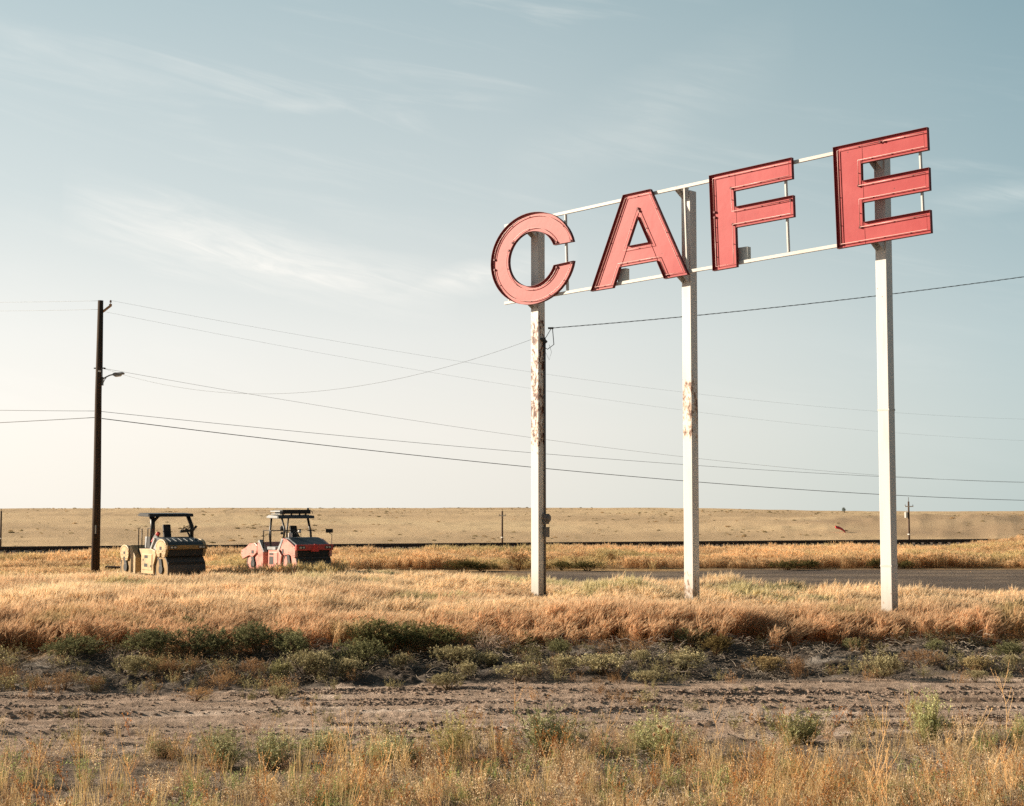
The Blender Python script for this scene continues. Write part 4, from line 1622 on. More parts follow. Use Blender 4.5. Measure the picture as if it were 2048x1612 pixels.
def thistle(seed, h=.5):
    rg = random.Random(seed)
    mb = MB()
    st_ = (.45, .33, .17)
    top = Vector((rg.gauss(0, .05), rg.gauss(0, .05), h))
    mb.tube([(0, 0, -.03), top * .5, top], .0045, 4, .003, st_, st_, False)
    for i in range(rg.randint(4, 6)):
        t = rg.uniform(.5, 1)
        p = top * t
        a_ = rg.uniform(0, 2 * PI)
        e = p + Vector((math.cos(a_) * .09, math.sin(a_) * .09, rg.uniform(.03, .11)))
        mb.tube([p, p.lerp(e, .6) + Vector((0, 0, -.01)), e], .003, 3, .0025, st_, st_, False)
        mb.ball(e, .016, 6, 4, 1, 1, 1.15, (.40, .24, .12), .1)
        for j in range(16):
            d0 = Vector((rg.gauss(0, .6), rg.gauss(0, .6), rg.uniform(.2, 1)))
            leafquad(mb, e + d0.normalized() * .012, d0, .024, .008, vc((.70, .52, .33), rg.uniform(.8, 1.2)), rg)
    for i in range(26):
        t = rg.uniform(.1, .8)
        d0 = Vector((rg.gauss(0, 1), rg.gauss(0, 1), rg.gauss(.2, .5)))
        leafquad(mb, top * t, d0, rg.uniform(.03, .07), .013, vc((.42, .29, .14), rg.uniform(.7, 1.3)), rg)
    return mb.mesh('thistle', False, True)


def proto(me):
    me.materials.clear()
    me.materials.append(M['veg_i'])
    return bpy.data.objects.new('plant_source', me)


def scatter(name, protos, P, rz, scl, tint, label, tilt=None, matname=None):
    """one object of stuff: points that carry plants"""
    nP = len(P)
    me = bpy.data.meshes.new(name)
    me.vertices.add(nP)
    me.vertices.foreach_set('co', np.asarray(P, np.float32).ravel())
    a = me.attributes.new('rot', 'FLOAT_VECTOR', 'POINT')
    r3 = np.zeros((nP, 3), np.float32)
    if tilt is not None:
        r3[:, 0] = tilt[:, 0]
        r3[:, 1] = tilt[:, 1]
    r3[:, 2] = rz
    a.data.foreach_set('vector', r3.ravel())
    a = me.attributes.new('scl', 'FLOAT_VECTOR', 'POINT')
    a.data.foreach_set('vector', np.asarray(scl, np.float32).ravel())
    a = me.attributes.new('pick', 'INT', 'POINT')
    a.data.foreach_set('value', rng.integers(0, len(protos), nP).astype(np.int32))
    a = me.attributes.new('tint', 'FLOAT_COLOR', 'POINT')
    t4 = np.ones((nP, 4), np.float32)
    t4[:, :3] = tint
    a.data.foreach_set('color', t4.ravel())
    o = mesh_obj(name, me)
    ng = bpy.data.node_groups.new(name, 'GeometryNodeTree')
    ng.interface.new_socket('Geometry', in_out='INPUT', socket_type='NodeSocketGeometry')
    ng.interface.new_socket('Geometry', in_out='OUTPUT', socket_type='NodeSocketGeometry')
    gi, go = ng.nodes.new('NodeGroupInput'), ng.nodes.new('NodeGroupOutput')
    jn = ng.nodes.new('GeometryNodeGeometryToInstance')
    for pr in protos:
        oi = ng.nodes.new('GeometryNodeObjectInfo')
        oi.inputs['Object'].default_value = pr
        oi.inputs['As Instance'].default_value = False
        ng.links.new(oi.outputs['Geometry'], jn.inputs[0])
    ip = ng.nodes.new('GeometryNodeInstanceOnPoints')
    ng.links.new(gi.outputs[0], ip.inputs['Points'])
    ng.links.new(jn.outputs[0], ip.inputs['Instance'])
    ip.inputs['Pick Instance'].default_value = True

    def na(nm, ty, sock):
        q = ng.nodes.new('GeometryNodeInputNamedAttribute')
        q.data_type = ty
        q.inputs['Name'].default_value = nm
        ng.links.new(q.outputs['Attribute'], ip.inputs[sock])
    na('pick', 'INT', 'Instance Index')
    na('scl', 'FLOAT_VECTOR', 'Scale')
    na('rot', 'FLOAT_VECTOR', 'Rotation')
    ng.links.new(ip.outputs[0], go.inputs[0])
    md = o.modifiers.new('scatter', 'NODES')
    md.node_group = ng
    return tag(o, label, None, None, 'stuff')


def in_view(n, y0, y1, margin=2.5, power=1.0):
    """random ground points in the wedge the camera sees, from y0 to y1 (equal density)"""
    ys = np.sqrt(rng.uniform(y0 ** 2, y1 ** 2, n))
    xs = rng.uniform(-1, 1, n) * (0.355 * ys + margin)
    return xs, ys


def pts3(x, y, dz=0.0):
    return np.stack([x, y, terrain(x, y) + dz], -1)


# ---- straw field round the sign
tufts = [proto(grass_tuft(100 + i, 30)) for i in range(6)]
x, y = in_view(64000, 30.5, 66)
dd = dprime(x, y)
keep = (dd > 31.4 + 1.6 * rng.random(len(x)) ** 2) & (rng.random(len(x)) > road2(x, y) * 1.1)
lim = 48 - 0.38 * np.maximum(x, 0) + 5 * (1 - sst(x, -3, 4)) + 2.0 * fbm(x / 5, y / 5, 301, 3)
lim = np.where(x < -5, 99, lim)
keep &= (y < lim)
keep &= (rng.random(len(x)) < np.where(y > 56, .45, 1.0)) & (rng.random(len(x)) < .45 + .55 * sst(dd, 32, 35))
for cxp, yr_ in ((325, 59.5), (577, 63.0)):
    q = at(cxp, 1100, yr_)
    dx, dy = x - q.x, y - q.y
    keep &= ~((np.abs(dx) < 2.1) & (np.abs(dy) < 2.8))
x, y = x[keep], y[keep]
for q in PS:
    wp = sm @ Vector((q, 0, 0))
    kk = (np.hypot(x - wp.x - .15, y - wp.y + 1.0) > 1.1) | (rng.random(len(x)) < .45)
    x, y = x[kk], y[kk]
n_ = len(x)
cl1 = fbm(x / 3.2, y / 3.2, 311, 4)
hs = 0.95 + 0.5 * cl1 + rng.normal(0, .10, n_)
hs *= 1 - .55 * sst(y, 47, 57)
for q in PS:
    wp = sm @ Vector((q, 0, 0))
    hs *= 1 - .38 * np.exp(-((x - wp.x) / .9) ** 2 - ((y - wp.y + 1.6) / 2.0) ** 2)
hs += .22 * sst(fbm(x / 1.6, y / 2.2, 315, 3), .12, .36) - .14 * sst(-fbm(x / 1.2, y / 1.7, 317, 3), .10, .34)
hs *= .72 + .28 * sst(dprime(x, y), 31.2, 33.8)
hs = np.clip(hs, .28, 1.7)
frontness = 1 - sst(dprime(x, y), 32.0, 38.5)
pb = fbm(x / 2.0, y / 2.6, 321, 3)
tint = np.ones((n_, 3)) * (1.0 + .24 * pb + rng.normal(0, .05, n_))[:, None]
rust = np.clip(frontness * .85 + .5 * sst(fbm(x / 3, y / 3, 331, 3), .05, .35) + .55 * sst(-x, 3, 11) * (1 - sst(dprime(x, y), 33.0, 40.0)), 0, 1)[:, None]
tint = tint * (1 - rust * np.array([.22, .34, .40])[None, :])
gr = sst(fbm(x / 2.5, y / 3, 341, 3), .22, .42)[:, None]
tint = tint * (1 - gr * np.array([.20, .10, .20])[None, :])
scatter('field_grass', tufts, pts3(x, y, -.01), rng.uniform(-.5, .5, n_), np.stack([np.full(n_, 1.0), np.full(n_, 1.0), hs], -1), tint,
        'tall pale straw grass leaning right around the sign posts')

# ---- rough grass between the road and the railway
mt = [proto(grass_tuft(140 + i, 24, (.28, .55), .16, .15, True, (.34, .18, .085), (.52, .33, .165), (.70, .50, .29), .009)) for i in range(5)]
x, y = in_view(52000, 56, 104, 3)
keep = ((y - rail_y(x)) < -2.6) & (rng.random(len(x)) > road2(x, y) * 1.25) & (y > 58 + .04 * x)
keep &= ~((y < 71 + 0.06 * x) & (x > -7) & (rng.random(len(x)) < .99))
for cxp, yr_ in ((325, 59.5), (577, 63.0)):
    q = at(cxp, 1100, yr_)
    dx, dy = x - q.x, y - q.y
    keep &= ~((np.abs(dx) < 2.1) & (np.abs(dy) < 2.8))
thin = fbm(x / 6, y / 4, 351, 3)
keep &= rng.random(len(x)) < .75 + .8 * thin
x, y = x[keep], y[keep]
n_ = len(x)
hs = np.clip(.95 + .8 * fbm(x / 4, y / 4, 361, 3) + rng.normal(0, .12, n_), .45, 1.7)
tint = np.ones((n_, 3)) * (1.1 + .35 * fbm(x / 5, y / 3, 371, 3) + rng.normal(0, .08, n_))[:, None]
gg = sst(fbm(x / 6, y / 4, 381, 3), .02, .35)[:, None]
tint = tint * (1 - gg * np.array([.16, .07, .16])[None, :])
scatter('verge_grass', mt, pts3(x, y), rng.uniform(-PI, PI, n_), np.stack([np.full(n_, 1.15), np.full(n_, 1.15), hs], -1), tint,
        'rough tan and olive grass between the far road and the railway')

# ---- prairie brush far off
def clump(seed, n=90, col=(.30, .22, .12)):
    rg = random.Random(seed)
    mb = MB()
    for i in range(n):
        a_, r_ = rg.uniform(0, 2 * PI), math.sqrt(rg.random())
        p = Vector((r_ * math.cos(a_) * .5, r_ * math.sin(a_) * .5, 0))
        d0 = Vector((p.x * 1.2 + rg.gauss(0, .3), p.y * 1.2 + rg.gauss(0, .3), 1))
        ln = rg.uniform(.25, .6) * (1.1 - .6 * r_)
        leafquad(mb, p, d0, ln, .10, vc(col, rg.uniform(.6, 1.3)), rg)
    return mb.mesh('clump', False, True)


cls = [proto(clump(400 + i)) for i in range(4)]
x, y = in_view(15000, 150, 720, 8)
fb = fbm(x / 28, y / 38, 391, 4)
keep = rng.random(len(x)) < np.clip(.10 + 1.6 * (fb - .05), .05, 1)
x, y = x[keep], y[keep]
n_ = len(x)
sz = np.clip(rng.gamma(2.2, .17, n_), .15, 1.2)
tint = np.ones((n_, 3)) * rng.uniform(.6, 1.3, n_)[:, None] * np.array([.90, .95, .85])[None, :]
lt = rng.random(n_) < .35
tint[lt] = np.array([1.6, 1.5, 1.45])
scatter('prairie_brush', cls, pts3(x, y, -.05), rng.uniform(-PI, PI, n_), np.stack([sz * 1.05, sz * 1.05, sz * .85], -1), tint,
        'dark specks of low brush scattered over the distant prairie')

# ---- near verge: dry weeds
stalks = [proto(weed_stalk(500 + i, h=random.uniform(.45, .85), nbr=random.randint(3, 8), seeds=random.randint(18, 44))) for i in range(6)]
stalks += [proto(weed_stalk(520 + i, h=random.uniform(.35, .6), nbr=9, seeds=60, stem=(.42, .22, .10), sc_=(.46, .22, .085), lean=.35)) for i in range(4)]
bushes = [proto(weed_bush(540 + i)) for i in range(5)]
bushes_t = [proto(weed_bush(560 + i, 11, (.16, .36), .12, (.64, .53, .37), (.66, .53, .36), .018, 15)) for i in range(5)]
straws = [proto(grass_tuft(580 + i, 16, (.22, .5), .09, .0, False, (.40, .27, .13), (.54, .38, .19), (.62, .46, .25), .0045)) for i in range(4)]
litter = [proto(twig_litter(600 + i)) for i in range(5)]
greens = [proto(weed_bush(620 + i, 9, (.14, .30), .07, (.34, .35, .16), (.34, .36, .165), .017, 22)) for i in range(4)]
thist = [proto(thistle(640 + i, random.uniform(.4, .6))) for i in range(4)]


def verge_pts(n, y0=15.2, y1=22.6):
    ys = rng.uniform(y0, y1, n)
    xs = rng.uniform(-1, 1, n) * (.355 * ys + 1.6)
    d_ = dprime(xs, ys)
    dens = np.interp(d_, [15, 16.8, 18.0, 19.0, 20.0, 21.5], [.95, .75, .5, .30, .12, .02])
    dens *= np.clip(.70 + 1.5 * fbm(xs / 1.6, ys / 1.0, 401, 3), .16, 1.2) * np.interp(xs / ys, [-.36, -.05, .36], [.8, .8, 1.25])
    k = rng.random(n) < dens
    return xs[k], ys[k]


def verge(name, protos, n, lab, s0, s1, tintv, var=.15, y1=22.6, extra=None, lean=.12):
    x, y = verge_pts(n, 15.2, y1)
    if extra is not None:
        k = extra(x, y)
        x, y = x[k], y[k]
    n_ = len(x)
    s_ = rng.uniform(s0, s1, n_)
    t_ = np.ones((n_, 3)) * np.array(tintv)[None, :] * (1 + rng.normal(0, var, n_))[:, None]
    tl = np.stack([rng.normal(0, lean, n_), rng.normal(.05, lean, n_)], -1)
    scatter(name, protos, pts3(x, y, -.01), rng.uniform(-PI, PI, n_), np.stack([s_, s_, s_], -1), t_, lab, tl)


verge('weed_stalks', stalks, 1900, 'tall thin golden weed stalks standing along the near edge', .65, 1.25, (1.15, 1.1, 1.0))
verge('rusty_weeds', bushes, 4600, 'low rusty brown weeds along the near edge', .6, 1.15, (1.1, 1.0, .95), .18,
      extra=lambda x, y: rng.random(len(x)) < np.clip(.45 - .5 * fbm(x / 2.4, y / 2, 411, 3) - .035 * x, .1, 1))
verge('tan_weeds', bushes_t, 5600, 'low tan seeded weeds along the near edge', .6, 1.15, (1.1, 1.06, 1.0), .18,
      extra=lambda x, y: rng.random(len(x)) < np.clip(.60 + .5 * fbm(x / 2.4, y / 2, 411, 3) + .04 * x, .1, 1))
verge('straw_blades', straws, 3600, 'loose straw grass blades along the near edge', .6, 1.1, (1.1, 1.08, 1.0))
verge('twig_litter', litter, 6500, 'pale dead twigs littering the near ground', .6, 1.2, (1.1, 1.1, 1.1), .2, 21.8, lean=.03)
verge('green_sprigs', greens, 1900, 'small green weed sprigs between the dry weeds', .6, 1.2, (1.1, 1.15, 1.0), .2,
      extra=lambda x, y: fbm(x / 1.7, y / 1.7, 421, 3) + .25 * np.exp(-((x + 1.5) / 3) ** 2) > -.02)
verge('thistle_heads', thist, 150, 'dry thistles with pale seed heads among the near weeds', .7, 1.1, (1.15, 1.12, 1.1), .1,
      extra=lambda x, y: (x > -1.2) & (x < 4.5) & (y > 17))

# ---- small growth on the track and the bank
x, y = rng.uniform(-14, 14, 12000), rng.uniform(20.5, 36, 12000)
dd = dprime(x, y)
k = (np.abs(x) < .36 * y + 2) & (rng.random(len(x)) < np.interp(dd, [21, 23, 27, 28.6, 29.6, 31.6, 32.6], [.10, .022, .03, .25, .55, .7, .5]) * np.clip(.5 + 1.3 * fbm(x / 1.5, y / 1.2, 431, 3), 0, 1) * (1 - .45 * sst(x, 0, 3)))
x, y = x[k], y[k]
n_ = len(x)
s_ = rng.uniform(.5, 1.3, n_)
bank_p = [proto(weed_bush(660 + i, 13, (.14, .32), .12, (.34, .26, .14), (.38, .33, .17), .020, 22)) for i in range(4)] + [proto(weed_bush(670 + i, 12, (.14, .30), .12, (.44, .27, .14), (.46, .28, .14), .018, 16)) for i in range(3)]
t_ = np.ones((n_, 3)) * rng.uniform(.6, 1.15, n_)[:, None]
scatter('bank_weeds', bank_p, pts3(x, y, -.01), rng.uniform(-PI, PI, n_), np.stack([s_, s_, s_], -1), t_, 'small olive and rust weeds on the low bank and track')
x, y = rng.uniform(-14, 14, 1600), rng.uniform(28, 35, 1600)
dd = dprime(x, y)
k = (np.abs(x) < .36 * y + 2) & (dd > 29) & (dd < 32.2)
x, y = x[k], y[k]
n_ = len(x)
s_ = rng.uniform(.7, 1.4, n_)
t_ = np.ones((n_, 3)) * rng.uniform(.5, 1.1, n_)[:, None]
scatter('bank_litter', litter, pts3(x, y, .0), rng.uniform(-PI, PI, n_), np.stack([s_, s_, s_ * 1.4], -1), t_, 'dead twigs caught along the low bank')

# ---- clods and stones on the track
def clodmesh(seed):
    rg = random.Random(seed)
    mb = MB()
    st0 = random.getstate()
    random.seed(seed)
    mb.ball((0, 0, .2), 1.0, 7, 5, 1, rg.uniform(.7, 1), rg.uniform(.5, .8), (1, 1, 1), .22)
    random.setstate(st0)
    return mb.mesh('clod', False, True)


cps = []
for i in range(5):
    me = clodmesh(700 + i)
    me.materials.append(M['soil'])
    cps.append(bpy.data.objects.new('clod_source', me))
x, y = rng.uniform(-13, 13, 60000), rng.uniform(15.5, 33, 60000)
dd = dprime(x, y)
k = (np.abs(x) < .36 * y + 2) & (rng.random(len(x)) < np.clip(.10 + 1.0 * vnoise(x / 4.5, (y - .03 * x) / .28, 441), .03, 1)) & (dd < 32)
x, y = x[k], y[k]
n_ = len(x)
s_ = np.clip(rng.gamma(1.5, .0072, n_), .005, .045)
scatter('soil_clods', cps, pts3(x, y, 0), rng.uniform(-PI, PI, n_), np.stack([s_ * 1.2, s_, s_], -1), np.ones((n_, 3)), 'small clods and pebbles scattered over the dirt track')


# crumbs pushed up along the ruts
n_ = 80000
k_ = rng.integers(0, len(RUTS), n_)
x = rng.uniform(-12.5, 12.5, n_)
w0 = np.array(RUTS)[k_] - .05 + rng.normal(0, .075, n_)
y = w0 + 0.03 * x - 0.12 * vnoise(x / 3, w0 / 3, 31) - 0.10 * vnoise(x / 1.7, k_ * 7.3, 33)
k = rng.random(n_) < np.clip(.35 + 1.1 * vnoise(x / 1.9, k_ * 3.7, 37), .04, 1)
x, y = x[k], y[k]
n_ = len(x)
s_ = np.clip(rng.gamma(1.8, .0058, n_), .005, .036)
rcps = []
for i in range(3):
    me = clodmesh(720 + i)
    me.materials.append(M['crumb'])
    rcps.append(bpy.data.objects.new('clod_source', me))
scatter('rut_crumbs', rcps, pts3(x, y, 0), rng.uniform(-PI, PI, n_), np.stack([s_ * 1.3, s_, s_ * .9], -1), np.ones((n_, 3)), 'dark soil crumbs lined up along the ruts of the dirt track')


# ---- shrubs one can tell apart
def shrub_meshes(seed, n=330, leaves=13, col=(.135, .13, .06), tipc=(.28, .27, .135), upright=.6, leaf=.040, wd=.38, stemc=(.10, .07, .045), gap=.2):
    """unit shrub: about 1 wide, 0.7 high"""
    rg = random.Random(seed)
    mb, st_ = MB(), MB()
    lobes = [(Vector((rg.uniform(-.25, .25), rg.uniform(-.25, .25), rg.uniform(.25, .42))), rg.uniform(.20, .34)) for _ in range(7)]
    for c_, r_ in lobes:
        st_.tube([(c_.x * .1, c_.y * .1, -.04), (c_.x * .5, c_.y * .5, c_.z * .45), c_], .016, 4, .006, stemc, stemc, False)
    for i in range(n):
        c_, r_ = rg.choice(lobes)
        d0 = Vector((rg.gauss(0, 1), rg.gauss(0, 1), rg.gauss(.35, .8))).normalized()
        p = c_ + d0 * r_ * rg.uniform(.55, 1.08)
        if p.z < .02:
            p.z = rg.uniform(.02, .12)
        g = d0 * (1 - upright) + Vector((rg.gauss(0, .15), rg.gauss(0, .15), upright + .2))
        g.normalize()
        ln = rg.uniform(.06, .16)
        if i % 4 == 0:
            st_.tube([c_ + (p - c_) * .3, p, p + g * ln], .0045, 3, .002, stemc, vc(stemc, 1.5), False)
        k = rg.uniform(.65, 1.25)
        for j in range(leaves):
            t = rg.random()
            q = p + g * ln * t + Vector((rg.gauss(0, .012), rg.gauss(0, .012), 0))
            dd_ = g + Vector((rg.gauss(0, .7), rg.gauss(0, .7), rg.gauss(0, .5)))
            cc = tuple(col[m_] + (tipc[m_] - col[m_]) * t for m_ in range(3))
            leafquad(mb, q, dd_, leaf * rg.uniform(.6, 1.3), leaf * wd, vc(cc, k), rg)
    f_ = mb.mesh('foliage', False, True)
    s_ = st_.mesh('stem', False, True)
    f_.materials.append(M['veg'])
    s_.materials.append(M['twig'])
    return f_, s_


def feathery_meshes(seed, n=74, col=(.29, .28, .135), tipc=(.68, .64, .37)):
    """unit fine-leaved loose upright plant: about 1 wide, 1 high"""
    rg = random.Random(seed)
    mb, st_ = MB(), MB()
    sc0 = (.30, .26, .13)
    heads = [(rg.uniform(-.26, .26), rg.uniform(-.26, .26), rg.uniform(.55, 1.0)) for _ in range(6)]
    for i in range(n):
        hx, hy, hz = rg.choice(heads)
        tip = Vector((hx + rg.gauss(0, .15), hy + rg.gauss(0, .15), hz * rg.uniform(.35, 1.05)))
        b = Vector((tip.x * .3 + rg.gauss(0, .03), tip.y * .3 + rg.gauss(0, .03), -.02))
        pts = [b, b.lerp(tip, .5) + Vector((tip.x * .12, tip.y * .12, .02)), tip]
        st_.tube(pts, .006, 3, .002, sc0, vc(sc0, 1.2), False)
        k = rg.uniform(.65, 1.3)
        sub = [pts]
        for j in range(5):
            t = rg.uniform(.3, .9)
            q = pts[0].lerp(pts[1], t * 2) if t < .5 else pts[1].lerp(pts[2], (t - .5) * 2)
            e = q + Vector((rg.gauss(0, .07), rg.gauss(0, .07), rg.uniform(.03, .14)))
            st_.tube([q, e], .003, 3, .0015, sc0, vc(sc0, 1.2), False)
            sub.append([q, q.lerp(e, .5), e])
        for j in range(60):
            pp = rg.choice(sub)
            t = rg.uniform(.15, 1.0)
            q = pp[0].lerp(pp[1], t * 2) if t < .5 else pp[1].lerp(pp[2], (t - .5) * 2)
            q = q + Vector((rg.gauss(0, .012), rg.gauss(0, .012), rg.gauss(0, .012)))
            dd_ = Vector((rg.gauss(0, .8), rg.gauss(0, .8), rg.gauss(.7, .5)))
            hh_ = min(max(q.z, 0), 1)
            cc = tuple(col[m_] + (tipc[m_] - col[m_]) * (.25 + .75 * hh_) * rg.uniform(.6, 1.1) for m_ in range(3))
            leafquad(mb, q, dd_, rg.uniform(.022, .05), .011, vc(cc, k), rg)
    f_ = mb.mesh('foliage', False, True)
    s_ = st_.mesh('stem', False, True)
    f_.materials.append(M['veg'])
    s_.materials.append(M['twig'])
    return f_, s_


def dead_meshes(seed, n=46, col=(.42, .33, .27), curl=.9):
    """unit tangle of bare twigs, about 1 wide, 0.8 high"""
    rg = random.Random(seed)
    big, fine_ = MB(), MB()
    for i in range(n):
        a_ = rg.uniform(0, 2 * PI)
        d0 = Vector((math.cos(a_) * .6, math.sin(a_) * .6, rg.uniform(.4, 1.1))).normalized()
        p = Vector((0, 0, 0)) + Vector((d0.x, d0.y, 0)) * .08
        pts = [p]
        ln = rg.uniform(.35, .8)
        ax = Vector((rg.gauss(0, 1), rg.gauss(0, 1), rg.gauss(0, 1))).normalized()
        for j in range(6):
            d0 = (d0 + ax.cross(d0) * rg.uniform(0, .5) * curl + Vector((rg.gauss(0, .16), rg.gauss(0, .16), rg.gauss(0, .12)))).normalized()
            p = p + d0 * ln / 6
            p.z = max(p.z, .01)
            pts.append(p)
            if j > 0 and rg.random() < .85:
                e = (d0 + Vector((rg.gauss(0, .7), rg.gauss(0, .7), rg.gauss(0, .5)))).normalized()
                q = [p, p + e * ln * .12, p + e * ln * .2 + Vector((rg.gauss(0, .03), rg.gauss(0, .03), rg.gauss(.02, .03)))]
                fine_.tube(q, .0042, 3, .002, vc(col, rg.uniform(.7, 1.2)), None, False)
        (big if i < 14 else fine_).tube(pts, .011 if i < 14 else .0055, 4, .003, vc(col, rg.uniform(.75, 1.15)), None, False)
    a_, b_ = big.mesh('branch', False, True), fine_.mesh('twig', False, True)
    a_.materials.append(M['twig'])
    b_.materials.append(M['twig'])
    return a_, b_


KIND = {
    'sage': [shrub_meshes(800 + i) for i in range(3)],
    'olive': [shrub_meshes(810 + i, 300, 12, (.23, .195, .10), (.56, .48, .275), .75, .038, .40) for i in range(3)],
    'rust': [shrub_meshes(820 + i, 240, 11, (.24, .13, .065), (.44, .27, .14), .6, .034, .3, (.13, .08, .05)) for i in range(2)],
    'feather': [feathery_meshes(830 + i) for i in range(3)],
    'dead': [dead_meshes(840 + i) for i in range(3)],
}
GRP = {'sage': 'dark green shrubs along the grass edge', 'olive': 'olive shrubs on the low bank', 'rust': 'rusty shrubs on the low bank',
       'feather': 'green feathery plants along the near verge', 'dead': 'bare dead shrubs'}
NAMES = {'sage': ('sage_shrub', 'foliage', 'stem'), 'olive': ('olive_shrub', 'foliage', 'stem'), 'rust': ('rust_shrub', 'foliage', 'stem'),
         'feather': ('feathery_plant', 'foliage', 'stem'), 'dead': ('dead_shrub', 'branch', 'twig')}
CAT = {'sage': 'shrub', 'olive': 'shrub', 'rust': 'shrub', 'feather': 'plant', 'dead': 'dead shrub'}
NAT_H = {'sage': .70, 'olive': .70, 'rust': .70, 'feather': .95, 'dead': .72}
count = {}


def shrub(kind, pxl, pxr, ytop, ybase, label, depth=1.0, tintc=(1, 1, 1), far=False):
    k = count.get(kind, 0)
    count[kind] = k + 1
    a_, b_ = KIND[kind][k % len(KIND[kind])]
    p = onground((pxl + pxr) / 2, ybase)
    s_ = F_PX / p.y
    wdt, hgt = (pxr - pxl) / s_, (ybase - ytop) / s_
    nm = NAMES[kind]
    r = thing(nm[0], label, CAT[kind], p, random.uniform(0, 6.28), GRP[kind] if not far else 'small bushes along the far road')
    wdt *= {'feather': 1.3, 'sage': 1.22, 'olive': 1.12}.get(kind, 1.0)
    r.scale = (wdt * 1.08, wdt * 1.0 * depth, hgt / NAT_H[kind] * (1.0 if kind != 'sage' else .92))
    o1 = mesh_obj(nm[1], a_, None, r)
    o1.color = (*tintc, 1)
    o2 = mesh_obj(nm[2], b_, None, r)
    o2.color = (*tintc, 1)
    if kind == 'dead':
        o2['kind'] = 'stuff'
    return r


S = 'sage'
shrub(S, 79, 185, 1268, 1318, 'low dull green shrub at the grass edge below the utility pole')
shrub(S, 250, 345, 1258, 1312, 'green shrub at the grass edge right of the pale dead shrub')
shrub(S, 352, 432, 1234, 1290, 'small rounded green shrub set back in the grass above its neighbours')
shrub(S, 366, 486, 1250, 1315, 'broad green shrub at the grass edge below the yellow road roller')
shrub(S, 474, 560, 1244, 1312, 'bright green tall shrub at the grass edge below the red road roller')
shrub(S, 548, 636, 1256, 1318, 'dark green shrub at the grass edge right of the bright green tall one')
shrub(S, 684, 768, 1262, 1322, 'upright green shrub at the left foot of the big dark mass of shrubs')
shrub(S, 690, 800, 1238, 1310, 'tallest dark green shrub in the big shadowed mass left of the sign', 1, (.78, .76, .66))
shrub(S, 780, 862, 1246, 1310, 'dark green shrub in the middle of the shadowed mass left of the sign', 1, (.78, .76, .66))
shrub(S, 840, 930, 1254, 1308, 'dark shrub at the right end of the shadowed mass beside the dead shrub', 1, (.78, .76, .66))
shrub(S, 1034, 1092, 1266, 1300, 'small green shrub at the grass edge just right of the bare dead shrub')
shrub(S, 1102, 1146, 1275, 1312, 'thin green shrub in the grass edge below the letter A')
shrub(S, 1360, 1412, 1270, 1306, 'small green shrub in front of the middle sign post')
shrub(S, 1398, 1462, 1264, 1304, 'dark brown green shrub right of the middle sign post', 1, (.8, .6, .5))
shrub(S, 1682, 1720, 1280, 1306, 'tiny dark green shrub at the grass edge left of the right hand post')
shrub(S, 1848, 1884, 1276, 1304, 'tiny dark green shrub at the grass edge right of the right hand post')
shrub(S, 1992, 2052, 1284, 1322, 'green shrub at the grass edge by the right border')
O = 'olive'
shrub(O, 226, 296, 1312, 1362, 'olive shrub under the pale dead shrub at left')
shrub(O, 520, 580, 1322, 1368, 'dark olive shrub at the foot of the bank left of the large pale olive one', 1, (.75, .8, .7))
shrub(O, 562, 668, 1302, 1360, 'large pale olive shrub in the middle of the bank at left')
shrub(O, 662, 724, 1316, 1360, 'olive shrub touching the right side of the large pale olive one')
shrub(O, 782, 832, 1306, 1342, 'small round olive shrub standing alone on the bank')
shrub(O, 856, 958, 1292, 1336, 'long olive shrub on the bank below the bare dead shrub')
shrub(O, 948, 1008, 1294, 1322, 'low olive shrub behind the long one below the bare dead shrub')
shrub(O, 902, 950, 1323, 1360, 'round olive shrub at the foot of the bank below the long one')
shrub(O, 856, 934, 1346, 1378, 'low pale olive shrub at the edge of the dirt track')
shrub(O, 992, 1082, 1328, 1362, 'wide low olive shrub at the bank foot below the rust streaked post')
shrub(O, 1086, 1146, 1310, 1346, 'olive shrub on the bank below the letter A')
shrub(O, 1150, 1262, 1310, 1350, 'wide olive shrub on the bank left of the middle sign post')
shrub(O, 1260, 1298, 1302, 1336, 'small olive shrub on top of the bank left of the middle sign post')
shrub(O, 1308, 1404, 1303, 1350, 'broad olive shrub on the bank below the middle sign post')
shrub(O, 1256, 1326, 1342, 1368, 'low tan olive shrub at the track edge below the middle sign post')
shrub(O, 1494, 1564, 1312, 1350, 'olive brown shrub left of the curled dead twigs', 1, (1.05, .9, .8))
shrub(O, 1724, 1800, 1308, 1357, 'pale olive shrub at the bank foot below the right hand post')
shrub(O, 1920, 1992, 1313, 1346, 'olive shrub on the bank right of the right hand post', 1, (1.05, .95, .85))
shrub(O, 1928, 1972, 1340, 1364, 'tiny olive shrub at the track edge near the right border')
shrub(O, 2010, 2052, 1308, 1342, 'pale olive shrub at the right border of the bank')
shrub(O, 532, 576, 1372, 1398, 'small lone tan green tuft growing on the dirt track')
R_k = 'rust'
shrub(R_k, 306, 376, 1316, 1356, 'rust brown shrub in the middle of the bank at left')
shrub(R_k, 474, 534, 1318, 1364, 'dull brown shrub at the bank foot below the red road roller')
shrub(R_k, 404, 476, 1346, 1380, 'low straw brown shrub at the track edge below the yellow road roller', 1, (1.2, 1.25, 1.2))
shrub(R_k, -14, 40, 1336, 1378, 'rust shrub at the left border of the bank')
shrub(R_k, 92, 168, 1344, 1380, 'greyish brown twiggy shrub at the track edge at left', 1, (1.1, 1.2, 1.3))
shrub(R_k, 164, 210, 1352, 1380, 'tiny brown shrub right of the greyish twiggy one')
shrub(R_k, 1566, 1612, 1314, 1360, 'rust red shrub under the curled dead twigs')
shrub(R_k, 1796, 1890, 1300, 1338, 'wide brown shrub on the bank below and right of the right hand post')
